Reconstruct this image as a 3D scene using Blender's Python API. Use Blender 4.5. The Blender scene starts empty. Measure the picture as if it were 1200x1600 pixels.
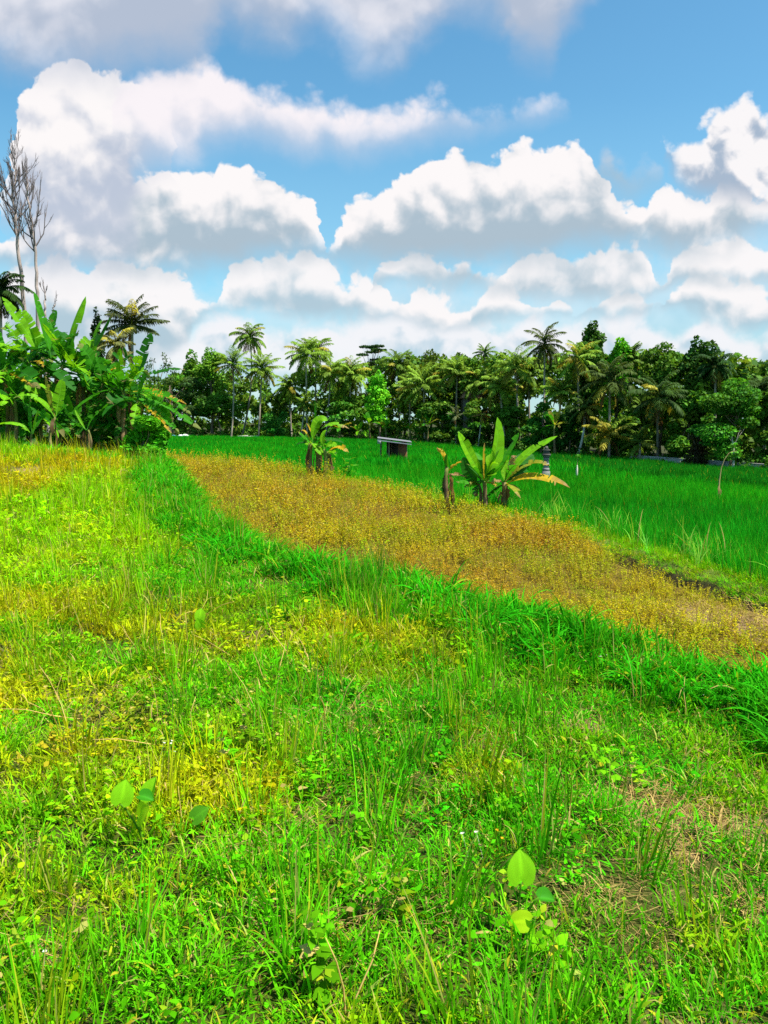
import bpy, math, random
import numpy as np
from mathutils import Vector

S = bpy.context.scene
COL = S.collection
rad = math.radians

# ---------------------------------------------------------------- camera
EYE = 1.6
PITCH = rad(6.65)
cam_d = bpy.data.cameras.new('camera')
cam = bpy.data.objects.new('camera', cam_d)
COL.objects.link(cam)
cam.location = (0, 0, EYE)
cam.rotation_euler = (math.pi / 2 - PITCH, 0, 0)
cam_d.sensor_fit = 'VERTICAL'
cam_d.sensor_height = 36
cam_d.lens = 27
cam_d.clip_start = 0.05
cam_d.clip_end = 20000
S.camera = cam

# ---------------------------------------------------------------- light and exposure
S.view_settings.view_transform = 'Standard'
S.view_settings.look = 'None'
S.view_settings.gamma = 1
EXPOSURE = 1.0
S.view_settings.exposure = EXPOSURE
SUN_EL, SUN_AZ = rad(63), rad(112)
sd = Vector((math.sin(SUN_AZ) * math.cos(SUN_EL), math.cos(SUN_AZ) * math.cos(SUN_EL), math.sin(SUN_EL)))
sl = bpy.data.lights.new('sun', 'SUN')
sl.energy = 4.8
sl.angle = rad(0.53)
sl.color = (1, .96, .88)
sun = bpy.data.objects.new('sun', sl)
COL.objects.link(sun)
sun.rotation_euler = sd.to_track_quat('Z', 'Y').to_euler()
S.cycles.max_bounces = 7
S.cycles.diffuse_bounces = 4
S.cycles.transmission_bounces = 5
S.cycles.sample_clamp_indirect = 6
S.cycles.use_denoising = False


def lin(r, g, b):
    f = lambda c: (c / 255 / 12.92) if c <= 10 else ((c / 255 + .055) / 1.055) ** 2.4
    return (f(r), f(g), f(b))


# node helper -------------------------------------------------------------
class NT:
    def __init__(self, tree):
        self.t = tree

    def n(self, typ, **kw):
        nd = self.t.nodes.new(typ)
        for k, v in kw.items():
            setattr(nd, k, v)
        return nd

    def put(self, sock, v):
        if isinstance(v, bpy.types.NodeSocket):
            self.t.links.new(v, sock)
        elif v is not None:
            sock.default_value = v

    def m(self, op, a, b=None, c=None, clamp=False):
        nd = self.n('ShaderNodeMath', operation=op, use_clamp=clamp)
        self.put(nd.inputs[0], a)
        self.put(nd.inputs[1], b)
        self.put(nd.inputs[2], c)
        return nd.outputs[0]

    def vm(self, op, a, b=None, out=0):
        nd = self.n('ShaderNodeVectorMath', operation=op)
        self.put(nd.inputs[0], a)
        self.put(nd.inputs[1], b)
        return nd.outputs[out]

    def mix(self, f, a, b, blend='MIX'):
        nd = self.n('ShaderNodeMix', data_type='RGBA', blend_type=blend)
        self.put(nd.inputs[0], f)
        self.put(nd.inputs[6], a if not isinstance(a, tuple) else (*a[:3], 1))
        self.put(nd.inputs[7], b if not isinstance(b, tuple) else (*b[:3], 1))
        return nd.outputs[2]

    def ramp(self, v, lo, hi, smooth=True):
        nd = self.n('ShaderNodeMapRange', interpolation_type='SMOOTHSTEP' if smooth else 'LINEAR', clamp=True)
        self.put(nd.inputs[0], v)
        self.put(nd.inputs[1], lo)
        self.put(nd.inputs[2], hi)
        return nd.outputs[0]

    def curve(self, v, pts):
        nd = self.n('ShaderNodeFloatCurve')
        self.put(nd.inputs[1], v)
        c = nd.mapping.curves[0]
        nd.mapping.use_clip = False
        pts = sorted(pts)
        c.points[0].location = pts[0]
        c.points[1].location = pts[-1]
        for p in pts[1:-1]:
            c.points.new(*p)
        for p in c.points:
            p.handle_type = 'AUTO_CLAMPED'
        nd.mapping.update()
        return nd.outputs[0]


FWD = Vector((0, math.cos(PITCH), -math.sin(PITCH)))
UPV = Vector((0, math.sin(PITCH), math.cos(PITCH)))


def ray(px, py):
    """direction of a picture point (1200 x 1600), used while laying the place out in metres"""
    return FWD + Vector((1, 0, 0)) * ((px - 600) / 1200) + UPV * ((800 - py) / 1200)


def W(px, py, d):
    """the point of the place seen there at the distance d along +Y"""
    r = ray(px, py)
    t = d / r.y
    return Vector((r.x * t, d, EYE + r.z * t))


# ---------------------------------------------------------------- sky: physical sky with banks of cumulus
world = bpy.data.worlds.new('World')
S.world = world
world.use_nodes = True
world.cycles.sampling_method = 'MANUAL'
world.cycles.sample_map_resolution = 512


def build_sky():
    T = NT(world.node_tree)
    world.node_tree.nodes.clear()
    out = T.n('ShaderNodeOutputWorld')
    bg = T.n('ShaderNodeBackground')
    STR = 0.1
    bg.inputs[1].default_value = STR
    K = 1 / (STR * 2 ** EXPOSURE)
    sky = T.n('ShaderNodeTexSky', sky_type='NISHITA')
    sky.sun_disc = False
    sky.sun_elevation = SUN_EL
    sky.sun_rotation = SUN_AZ
    sky.air_density = 1.0
    sky.dust_density = 0.6
    sky.ozone_density = 1.6
    hs = T.n('ShaderNodeHueSaturation')
    hs.inputs['Saturation'].default_value = SKY_SAT
    hs.inputs['Value'].default_value = SKY_VAL
    T.put(hs.inputs['Color'], sky.outputs[0])
    col = T.mix(1.0, hs.outputs[0], SKY_TINT, 'MULTIPLY')
    co = T.n('ShaderNodeTexCoord').outputs['Generated']
    sp = T.n('ShaderNodeSeparateXYZ')
    T.put(sp.inputs[0], co)
    y = T.m('MAXIMUM', sp.outputs[1], .05)
    u = T.m('DIVIDE', sp.outputs[0], y)
    v = T.m('DIVIDE', sp.outputs[2], y)
    front = T.ramp(sp.outputs[1], .05, .35)

    def mk(e, n):
        x = T.n('ShaderNodeCombineXYZ')
        T.put(x.inputs[0], e)
        T.put(x.inputs[1], n)
        return x.outputs[0]
    q0 = mk(u, v)
    # warp
    wn = T.n('ShaderNodeTexNoise', noise_dimensions='2D')
    T.put(wn.inputs['Vector'], q0)
    wn.inputs['Scale'].default_value = 13
    wn.inputs['Detail'].default_value = 5
    wn.inputs['Roughness'].default_value = .52
    off = T.vm('SUBTRACT', wn.outputs['Color'], (.5, .5, .5))
    sc = T.n('ShaderNodeVectorMath', operation='SCALE')
    T.put(sc.inputs[0], off)
    sc.inputs[3].default_value = .026
    q = T.vm('ADD', q0, sc.outputs[0])
    # puffs group
    g = bpy.data.node_groups.new('cloud puffs', 'ShaderNodeTree')
    g.interface.new_socket('Vector', in_out='INPUT', socket_type='NodeSocketVector')
    g.interface.new_socket('Value', in_out='OUTPUT', socket_type='NodeSocketFloat')
    g.interface.new_socket('Smooth', in_out='OUTPUT', socket_type='NodeSocketFloat')
    G = NT(g)
    gi, go = G.n('NodeGroupInput'), G.n('NodeGroupOutput')
    def lump(scale, detail, smooth):
        vo = G.n('ShaderNodeTexVoronoi', voronoi_dimensions='2D', feature='SMOOTH_F1')
        G.put(vo.inputs['Vector'], gi.outputs[0])
        vo.inputs['Scale'].default_value = scale
        vo.inputs['Detail'].default_value = detail
        vo.inputs['Roughness'].default_value = .5
        vo.inputs['Lacunarity'].default_value = 2.2
        vo.inputs['Smoothness'].default_value = smooth
        vo.normalize = True
        return G.m('SUBTRACT', .42, vo.outputs['Distance'])
    no = G.n('ShaderNodeTexNoise', noise_dimensions='2D')
    G.put(no.inputs['Vector'], gi.outputs[0])
    no.inputs['Scale'].default_value = 30
    no.inputs['Detail'].default_value = 6
    no.inputs['Roughness'].default_value = .55
    G.put(go.inputs[0], G.m('ADD', G.m('ADD', G.m('MULTIPLY', lump(8.5, 1, .15), 1.25), G.m('MULTIPLY', lump(26, 2.5, .12), .95)),
                            G.m('MULTIPLY', G.m('SUBTRACT', no.outputs[0], .5), .5)))

    G.put(go.inputs[1], G.m('ADD', G.m('MULTIPLY', lump(8.5, 0, .5), 1.3), G.m('MULTIPLY', lump(21, .6, .45), .8)))

    def puffs(vec):
        nd = T.n('ShaderNodeGroup')
        nd.node_tree = g
        T.put(nd.inputs[0], vec)
        return nd.outputs[0], nd.outputs[1]
    n1, s1 = puffs(q)
    n2, s2 = puffs(T.vm('ADD', q, (.007, .016, 0)))
    emb = T.m('ADD', T.m('MULTIPLY', T.m('SUBTRACT', n1, n2), .6), T.m('MULTIPLY', T.m('SUBTRACT', s1, s2), 1.0))
    # broad soft noise
    bn = T.n('ShaderNodeTexNoise', noise_dimensions='2D')
    T.put(bn.inputs['Vector'], q0)
    bn.inputs['Scale'].default_value = 5.5
    bn.inputs['Detail'].default_value = 4
    broad = T.m('SUBTRACT', bn.outputs[0], .5)
    qs = T.n('ShaderNodeSeparateXYZ')
    T.put(qs.inputs[0], q)
    uu = T.m('MULTIPLY_ADD', T.m('MULTIPLY_ADD', n2, .03, qs.outputs[0]), 1 / 1.6, .5, clamp=True)
    vv = qs.outputs[1]

    def prof(pts):
        o = []
        for (px, py) in pts:
            r = ray(px, py)
            o.append((min(1, max(0, r.x / r.y / 1.6 + .5)), r.z / r.y))
        return T.curve(uu, o)

    def layer(col, tops, bases, edge_t, edge_b, amp, white, grey, emboss=1.0, opac=1.0, lo=.1, hi=.75, lump=.0):
        tp, bs = prof(tops), prof(bases)
        n = T.m('MULTIPLY', n1, amp * 1.5)
        ft = T.m('ADD', T.m('SUBTRACT', tp, vv), n)
        fb = T.m('ADD', T.m('SUBTRACT', vv, bs), T.m('MULTIPLY', n1, amp * .4))
        a = T.m('MULTIPLY', T.ramp(ft, 0, edge_t), T.ramp(fb, -edge_b * .5, edge_b))
        a = T.m('MULTIPLY', a, T.m('MULTIPLY', front, opac))
        th = T.m('MAXIMUM', T.m('SUBTRACT', tp, bs), .02)
        rel = T.m('DIVIDE', T.m('SUBTRACT', vv, bs), th)
        sh = T.m('ADD', T.m('MULTIPLY_ADD', s1, .32, T.m('MULTIPLY_ADD', n1, .16, rel)), T.m('MULTIPLY', emb, emboss))
        sh = T.m('ADD', sh, T.m('MULTIPLY', broad, lump))
        sh = T.ramp(sh, lo, hi)
        c = T.mix(sh, tuple(x * K for x in grey), tuple(x * K for x in white))
        return T.mix(a, col, c)
    # pale air towards the horizon
    col = T.mix(T.m('MULTIPLY', T.ramp(v, .40, -.02, False), .6), col, tuple(x * K for x in lin(160, 212, 236)))
    col = layer(col, [(-300, 330), (0, 400), (200, 430), (340, 440), (520, 420), (700, 390), (850, 380), (1000, 370), (1100, 340), (1200, 320), (1400, 300)], [(-300, 640), (1400, 640)],
                .10, .1, .06, lin(226, 234, 242), lin(182, 207, 223), .5, .5, .2, 1.0, 1.6)
    WH, G1, G2 = lin(253, 249, 249), lin(174, 193, 207), lin(184, 202, 214)
    col = layer(col, [(-300, 540), (40, 560), (250, 520), (285, 508), (310, 525), (350, 505), (400, 500), (440, 520), (500, 508), (560, 497), (600, 503), (640, 488),
                      (680, 466), (730, 488), (770, 500), (810, 520), (850, 500), (890, 520), (930, 512), (965, 500), (1010, 500), (1050, 522), (1140, 505), (1180, 522), (1400, 520)],
                [(-300, 610), (1400, 610)], .03, .06, .03, lin(250, 247, 250), lin(186, 210, 226), 1.3, .85, .2, .9, .8)
    col = layer(col, [(-300, 425), (30, 430), (100, 420), (150, 428), (195, 412), (240, 418), (290, 445), (335, 490), (355, 470), (372, 430), (400, 412), (450, 405), (500, 420), (545, 448), (570, 442), (606, 455), (632, 505), (648, 472), (675, 462), (700, 474), (728, 500),
                      (750, 470), (790, 455), (830, 472), (865, 505), (885, 490), (905, 512), (935, 500), (955, 478), (985, 470), (1010, 488), (1040, 505), (1060, 470), (1100, 446), (1150, 450), (1200, 465), (1400, 460)],
                [(-300, 560), (240, 560), (300, 530), (335, 485), (372, 478), (450, 490), (545, 498), (630, 492), (700, 515), (830, 490), (865, 488), (970, 485), (1050, 482), (1100, 495), (1200, 508), (1400, 505)],
                .009, .02, .034, WH, lin(178, 202, 216), .9, .95, .18, .9, .4)
    col = layer(col, [(-300, 500), (580, 500), (600, 435), (625, 415), (670, 404), (705, 424), (735, 412), (765, 432), (785, 450), (802, 415), (842, 402), (868, 392), (890, 398), (915, 384), (960, 393), (1010, 402), (1042, 448), (1052, 440), (1070, 405), (1120, 395), (1200, 400), (1400, 390)],
                [(-300, 480), (600, 440), (680, 448), (780, 452), (850, 462), (980, 464), (1045, 452), (1070, 440), (1200, 437), (1400, 440)],
                .009, .02, .034, WH, G2, .9, .95, .28, 1.05, .4)
    col = layer(col, [(-300, 380), (0, 380), (60, 340), (120, 300), (200, 295), (250, 280), (290, 290), (340, 283), (400, 270), (440, 288), (475, 305), (500, 335), (516, 385), (524, 420), (532, 405), (548, 368), (570, 335), (615, 325), (632, 290), (680, 262),
                      (745, 247), (790, 262), (830, 250), (870, 245), (905, 235), (942, 258), (960, 308), (985, 325), (1003, 345), (1040, 318), (1100, 325), (1150, 305), (1200, 330), (1400, 320)],
                [(-300, 420), (80, 418), (250, 428), (420, 414), (480, 404), (516, 398), (535, 412), (600, 412), (700, 416), (800, 416), (900, 400), (1000, 390), (1100, 398), (1150, 388), (1200, 362), (1400, 360)],
                .008, .035, .032, WH, G1, 1.0, 1, .3, 1.1, .5)
    col = layer(col, [(-300, 420), (5, 420), (22, 260), (32, 190), (60, 155), (100, 130), (160, 122), (200, 132), (240, 150), (268, 185), (280, 240), (300, 330), (1400, 420)],
                [(-300, 330), (20, 340), (60, 400), (120, 420), (200, 400), (225, 310), (262, 255), (290, 240), (1400, 240)],
                .008, .09, .035, WH, lin(190, 200, 218), 1.0, 1, .3, 1.12, .9)
    col = layer(col, [(-300, 400), (915, 400), (932, 252), (960, 228), (990, 256), (1030, 262), (1050, 300), (1400, 400)],
                [(-300, 240), (930, 278), (980, 302), (1040, 280), (1400, 240)],
                .03, .04, .03, lin(205, 216, 230), G1, .8, .85, .2, 1.2)
    col = layer(col, [(-300, 400), (1025, 400), (1042, 236), (1060, 228), (1100, 222), (1130, 185), (1165, 165), (1182, 155), (1200, 180), (1300, 170), (1400, 170)],
                [(-300, 200), (1040, 245), (1080, 295), (1130, 312), (1200, 318), (1400, 300)],
                .014, .03, .03, WH, lin(170, 186, 206), 1.1, .97, .42, .8, .3)
    col = layer(col, [(-300, 400), (175, 300), (205, 130), (260, 110), (330, 104), (375, 135), (430, 145), (500, 150), (545, 180), (580, 184), (640, 168), (700, 152), (740, 172), (800, 182), (830, 170), (880, 152), (905, 190), (930, 300), (1400, 400)],
                [(-300, 100), (200, 205), (270, 245), (300, 247), (350, 222), (430, 226), (480, 238), (520, 225), (560, 238), (620, 230), (700, 208), (760, 200), (800, 188), (840, 180), (890, 162), (1400, 100)],
                .03, .045, .03, lin(250, 244, 248), lin(206, 214, 230), .7, 1.0, .0, .8, .5)
    col = layer(col, [(-300, -400), (1400, -400)],
                [(-300, 90), (0, 100), (100, 116), (200, 112), (270, 102), (310, 98), (330, 72), (372, 30), (395, 45), (440, 62), (500, 40), (540, 72), (590, 96), (640, 88), (680, 50), (730, 12), (780, 25), (820, 80), (850, 88), (890, 45), (940, -20), (1000, -80), (1400, -120)],
                .05, .06, .06, lin(226, 228, 238), lin(180, 192, 212), .5, 1.0, -.1, .7, 2.2)
    T.put(bg.inputs[0], col)
    T.put(out.inputs[0], bg.outputs[0])


SKY_SAT, SKY_VAL, SKY_TINT = 1.2, 1.10, (.72, .95, .84)
build_sky()

# ================================================================ terrain
def tps_fit(P):
    P = np.array(P, float)
    n = len(P)
    d = np.hypot(P[:, None, 0] - P[None, :, 0], P[:, None, 1] - P[None, :, 1])
    Kk = np.where(d > 0, d * d * np.log(d + 1e-9), 0) + np.eye(n) * .5
    Q = np.c_[np.ones(n), P[:, :2]]
    A = np.block([[Kk, Q], [Q.T, np.zeros((3, 3))]])
    w = np.linalg.solve(A, np.r_[P[:, 2], 0, 0, 0])
    return P, w


def tps_eval(F, x, y):
    P, w = F
    x = np.asarray(x, float)
    y = np.asarray(y, float)
    n = len(P)
    z = w[n] + w[n + 1] * x + w[n + 2] * y
    for i in range(n):
        d2 = (x - P[i, 0]) ** 2 + (y - P[i, 1]) ** 2
        z = z + w[i] * .5 * d2 * np.log(d2 + 1e-12)
    return z


def sstep(a, b, x):
    t = np.clip((np.asarray(x, float) - a) / (b - a), 0, 1)
    return t * t * (3 - 2 * t)


def hash2(ix, iy, s=0):
    h = (ix.astype(np.int64) * 374761393 + iy.astype(np.int64) * 668265263 + s * 144665) & 0xffffffff
    h = ((h ^ (h >> 13)) * 1274126177) & 0xffffffff
    return ((h ^ (h >> 16)) & 0xffff) / 65535.0


def vnoise(x, y, s=0):
    x = np.asarray(x, float)
    y = np.asarray(y, float)
    ix, iy = np.floor(x), np.floor(y)
    fx, fy = x - ix, y - iy
    fx, fy = fx * fx * (3 - 2 * fx), fy * fy * (3 - 2 * fy)
    a, b = hash2(ix, iy, s), hash2(ix + 1, iy, s)
    c, d = hash2(ix, iy + 1, s), hash2(ix + 1, iy + 1, s)
    return (a * (1 - fx) + b * fx) * (1 - fy) + (c * (1 - fx) + d * fx) * fy


def fbm(x, y, s=0, o=4):
    t, a, n = 0, .5, 0
    for k in range(o):
        t = t + a * vnoise(x * 2 ** k + 17 * k, y * 2 ** k - 9 * k, s + k)
        n += a
        a *= .55
    return t / n


def poly_sd(pts, x, y):
    """signed distance to an open polyline, positive on its right-hand side; also the run along it"""
    x = np.asarray(x, float)
    y = np.asarray(y, float)
    best = np.full(x.shape, 1e18)
    sg = np.ones(x.shape)
    run = np.zeros(x.shape)
    acc = 0
    for (ax, ay), (bx, by) in zip(pts[:-1], pts[1:]):
        dx, dy = bx - ax, by - ay
        L2 = dx * dx + dy * dy
        t = np.clip(((x - ax) * dx + (y - ay) * dy) / L2, 0, 1)
        d = (x - ax - t * dx) ** 2 + (y - ay - t * dy) ** 2
        m = d < best
        best = np.where(m, d, best)
        sg = np.where(m, np.sign(-(dx * (y - ay) - dy * (x - ax))), sg)
        run = np.where(m, acc + t * math.sqrt(L2), run)
        acc += math.sqrt(L2)
    return np.sqrt(best) * np.where(sg == 0, 1, sg), run



def dvis(px, py, h=.42):
    """distance at which the top of a crop of height h is seen at that picture point"""
    r = ray(px, py)
    d = np.geomspace(6, 300, 1500)
    t = d / r.y
    k = EYE + r.z * t - ground_z(r.x * t, d) - h
    return float(d[np.argmax(k < 0)])


# crest of the grassy bank between the upper terrace and the fallow plot (walked away from the eye)
CREST = [(9, -8), (5.2, -1.5), (3.3, 2.0), (2.3, 4.3), (1.4, 5.5), (.65, 6.5), (-.45, 7.8), (-1.6, 9.0), (-3.0, 12), (-5.0, 18), (-7.9, 27), (-12, 40), (-22, 62), (-60, 130)]
# bund between the fallow plot and the rice
BUND = [(9, -2), (6.0, 4), (4.6, 8.7), (4.0, 11.4), (3.45, 14.3), (1.65, 19.4), (-.9, 25), (-4.4, 31.5), (-7.6, 37), (-14, 44), (-30, 62), (-80, 130)]


def field_far_edge():
    o = [(-140, 150)]
    for px, py, d in [(200, 684, 124), (262, 684, 120), (450, 686, 115), (640, 692, 105), (860, 711, 82), (1000, 721, 74), (1200, 736, 62)]:
        p = W(px, py, d)
        o.append((p.x, p.y))
    o += [(42, 50), (60, 20), (70, -20)]
    return o


FAR_EDGE = field_far_edge()
UP = tps_fit([(0, 0, 0), (2, 0, 0), (-2, 2, 0), (0, 4, 0.02), (2, 4, -.06), (-3, 4, .05), (-1, 7, .0), (-4, 8, .12), (-2.6, 12, .03), (-7, 14, .35), (-9.5, 18, .62),
              (-10.5, 22, .78), (-8.5, 25, .36), (-6.2, 24, .12), (-13, 25, .55), (-18, 20, .8), (-14, 32, .3), (-20, 45, 0), (5, -5, 0), (-6, -5, 0.1), (-20, 0, .6)])


def lowpts():
    o = []
    for px, py, d in [(1200, 1000, 7.4), (1000, 965, 8.3), (400, 850, 13.4), (700, 905, 10.3), (262, 728, 39), (340, 724, 42), (430, 738, 31.5), (700, 792, 19.4), (1200, 935, 9.3), (880, 834, 14.8),
                      (262, 685, 120), (450, 687, 115), (640, 693, 105), (860, 713, 82), (1000, 723, 74), (1200, 739, 62), (615, 716, 60), (450, 702, 72), (300, 700, 75),
                      (840, 738, 36), (1200, 830, 18.5), (1100, 775, 30), (1300, 800, 25)]:
        p = W(px, py, d)
        o.append((p.x, p.y, p.z))
    o += [(6, 0, -.55), (20, 0, -1.0), (60, 30, -2.2), (70, 80, -2.6), (0, 180, -2.2), (-80, 160, -1.0), (80, 180, -2.8), (-60, 60, -.5), (-40, 40, -.4)]
    return o


LOW = tps_fit(lowpts())


def ground_z(x, y):
    x = np.asarray(x, float)
    y = np.asarray(y, float)
    s, _ = poly_sd(CREST, x, y)
    b, run = poly_sd(BUND, x, y)
    xc, yc = np.clip(x, -90, 90), np.clip(y, -30, 190)
    zu = tps_eval(UP, np.clip(x, -30, 12), np.clip(y, -10, 50))
    zu = zu + .1 * (fbm(x * .9, y * .9, 3) - .5) + .05 * (fbm(x * 3.1, y * 3.1, 5) - .5)
    zl = tps_eval(LOW, xc, yc) + .05 * (fbm(x * 1.3, y * 1.3, 7) - .5)
    zl = zl + .13 * np.exp(-((b - .35) / .33) ** 2)
    dit = sstep(14.5, 10.5, y) * sstep(3, 6, y)
    zl = zl - .23 * dit * np.exp(-((b + .22 + .1 * (fbm(x * 2, y * 2, 9) - .5)) / .10) ** 2)
    k = sstep(-.15, 1.0, s + .25 * (fbm(x * .8, y * .8, 11) - .5))
    zu = zu + .13 * np.exp(-((s + .1) / .5) ** 2) * sstep(30, 12, y)
    return zu * (1 - k) + zl * k


def gz(x, y):
    return float(ground_z(np.array([x]), np.array([y]))[0])


def gp(px, py, lo=1.0, hi=400.0):
    """where the line of sight of a picture point meets the ground (metres)"""
    r = ray(px, py)
    d = np.geomspace(lo, hi, 1500)
    t = d / r.y
    h = EYE + r.z * t - ground_z(r.x * t, d)
    i = np.argmax(h < 0)
    if h[i] >= 0:
        i = len(d) - 1
    return (float(r.x * t[i]), float(d[i]))


# ================================================================ mesh helpers
class MB:
    """collects ribbons, tubes and boxes (all quads) with a colour per vertex and links them as ONE mesh"""

    def __init__(self):
        self.v, self.f, self.c, self.n = [], [], [], 0

    def add(self, v, f, c):
        v = np.asarray(v, float).reshape(-1, 3)
        f = np.asarray(f, int).reshape(-1, 4)
        c = np.broadcast_to(np.asarray(c, float), (len(v), 3)) if np.ndim(c) < 2 else np.asarray(c, float)
        self.v.append(v)
        self.f.append(f + self.n)
        self.c.append(c)
        self.n += len(v)

    def ribbons(self, P, Sd, c):
        """P (n,k,3) centre lines, Sd (n,k,3) half widths, c (n,3) or (n,k,3)"""
        P, Sd = np.asarray(P, float), np.asarray(Sd, float)
        n, k, _ = P.shape
        v = np.stack([P - Sd, P + Sd], 2)
        idx = np.arange(n * k * 2).reshape(n, k, 2)
        f = np.stack([idx[:, :-1, 0], idx[:, :-1, 1], idx[:, 1:, 1], idx[:, 1:, 0]], -1)
        c = np.asarray(c, float)
        if c.ndim == 1:
            c = np.broadcast_to(c, (n, 3))
        if c.ndim == 2:
            c = np.broadcast_to(c[:, None, :], (n, k, 3))
        cc = np.broadcast_to(c[:, :, None, :], (n, k, 2, 3))
        self.add(v, f, cc.reshape(-1, 3))

    def tube(self, P, R, c, sides=6, cap=True):
        P = np.asarray(P, float)
        k = len(P)
        R = np.broadcast_to(np.asarray(R, float), (k,))
        T = np.gradient(P, axis=0)
        T /= np.linalg.norm(T, axis=1)[:, None] + 1e-9
        a = np.array([0, 0, 1.0]) if abs(T[0][2]) < .9 else np.array([1.0, 0, 0])
        rows = []
        u = np.cross(T[0], a)
        for i in range(k):
            u = u - T[i] * np.dot(u, T[i])
            u /= np.linalg.norm(u) + 1e-9
            w = np.cross(T[i], u)
            an = np.linspace(0, 2 * np.pi, sides, endpoint=False)
            rows.append(P[i] + R[i] * (np.cos(an)[:, None] * u + np.sin(an)[:, None] * w))
        v = np.array(rows)
        idx = np.arange(k * sides).reshape(k, sides)
        nx = np.roll(idx, -1, 1)
        f = np.stack([idx[:-1], nx[:-1], nx[1:], idx[1:]], -1).reshape(-1, 4)
        v = v.reshape(-1, 3)
        if cap:
            v = np.r_[v, P[-1:]]
            top = idx[-1]
            f = np.r_[f, np.stack([top, np.roll(top, -1), np.full(sides, k * sides), np.full(sides, k * sides)], -1)]
        c = np.asarray(c, float)
        if c.ndim == 2:
            c = np.repeat(c, sides, 0)
            if cap:
                c = np.r_[c, c[-1:]]
        self.add(v, f, c)

    def box(self, lo, hi, c, M=None):
        x0, y0, z0 = lo
        x1, y1, z1 = hi
        v = np.array([(x0, y0, z0), (x1, y0, z0), (x1, y1, z0), (x0, y1, z0), (x0, y0, z1), (x1, y0, z1), (x1, y1, z1), (x0, y1, z1)], float)
        if M is not None:
            v = v @ np.array(M.to_3x3()).T + np.array(M.translation)
        self.add(v, [(0, 3, 2, 1), (4, 5, 6, 7), (0, 1, 5, 4), (1, 2, 6, 5), (2, 3, 7, 6), (3, 0, 4, 7)], c)

    def mesh(self, name, mat, smooth=False):
        v = np.concatenate(self.v)
        f = np.concatenate(self.f)
        c = np.concatenate(self.c)
        tri = f[:, 2] == f[:, 3]
        me = bpy.data.meshes.new(name)
        cnt = np.where(tri, 3, 4)
        loops = np.concatenate([f[~tri].reshape(-1), f[tri][:, :3].reshape(-1)])
        cnt = np.r_[np.full((~tri).sum(), 4), np.full(tri.sum(), 3)]
        st = np.r_[0, np.cumsum(cnt)[:-1]]
        me.vertices.add(len(v))
        me.vertices.foreach_set('co', v.astype(np.float32).ravel())
        me.loops.add(len(loops))
        me.loops.foreach_set('vertex_index', loops.astype(np.int32))
        me.polygons.add(len(cnt))
        me.polygons.foreach_set('loop_start', st.astype(np.int32))
        me.polygons.foreach_set('loop_total', cnt.astype(np.int32))
        if smooth:
            me.polygons.foreach_set('use_smooth', np.ones(len(cnt), bool))
        at = me.attributes.new('Col', 'FLOAT_COLOR', 'POINT')
        at.data.foreach_set('color', np.c_[c, np.ones(len(c))].astype(np.float32).ravel())
        me.update(calc_edges=True)
        if mat:
            me.materials.append(mat)
        return me

    def build(self, name, mat, parent=None, smooth=False, loc=None):
        if loc is not None:
            self.v = [a - np.asarray(loc, float) for a in self.v]
        o = bpy.data.objects.new(name, self.mesh(name, mat, smooth))
        COL.objects.link(o)
        if parent is not None:
            o.parent = parent
        elif loc is not None:
            o.location = loc
        return o


def tag(o, label=None, cat=None, group=None, kind=None):
    if label:
        o['label'] = label
    if cat:
        o['category'] = cat
    if group:
        o['group'] = group
    if kind:
        o['kind'] = kind
    return o


def thing(name, label, cat, loc, group=None, rz=0):
    o = bpy.data.objects.new(name, None)
    o.empty_display_size = .2
    COL.objects.link(o)
    o.location = loc
    o.rotation_euler = (0, 0, rz)
    return tag(o, label, cat, group)


# ================================================================ materials
def mat_base(name):
    m = bpy.data.materials.new(name)
    m.use_nodes = True
    m.node_tree.nodes.clear()
    T = NT(m.node_tree)
    return m, T, T.n('ShaderNodeOutputMaterial')


def leaf_shader(T, out, col, transl=.45, rough=.5, spec=.25):
    p = T.n('ShaderNodeBsdfPrincipled')
    T.put(p.inputs['Base Color'], col)
    p.inputs['Roughness'].default_value = rough
    p.inputs['Specular IOR Level'].default_value = spec
    tr = T.n('ShaderNodeBsdfTranslucent')
    T.put(tr.inputs[0], T.mix(1.0, col, (1.25, 1.1, .6), 'MULTIPLY'))
    mx = T.n('ShaderNodeMixShader')
    mx.inputs[0].default_value = transl
    T.put(mx.inputs[1], p.outputs[0])
    T.put(mx.inputs[2], tr.outputs[0])
    T.put(out.inputs[0], mx.outputs[0])


def attr(T, name, typ='GEOMETRY', out='Color'):
    a = T.n('ShaderNodeAttribute', attribute_type=typ, attribute_name=name)
    return a.outputs[out]


def make_leaf_mat(name, transl=.4, rough=.5, spec=.25, nscale=3.0, namp=.35):
    m, T, out = mat_base(name)
    no = T.n('ShaderNodeTexNoise')
    T.put(no.inputs['Vector'], T.n('ShaderNodeTexCoord').outputs['Object'])
    no.inputs['Scale'].default_value = nscale
    no.inputs['Detail'].default_value = 4
    k = T.m('MULTIPLY_ADD', no.outputs[0], namp * 2, 1 - namp)
    cc = T.n('ShaderNodeCombineXYZ')
    for i in range(3):
        T.put(cc.inputs[i], k)
    leaf_shader(T, out, T.mix(1.0, attr(T, 'Col'), cc.outputs[0], 'MULTIPLY'), transl, rough, spec)
    return m


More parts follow.
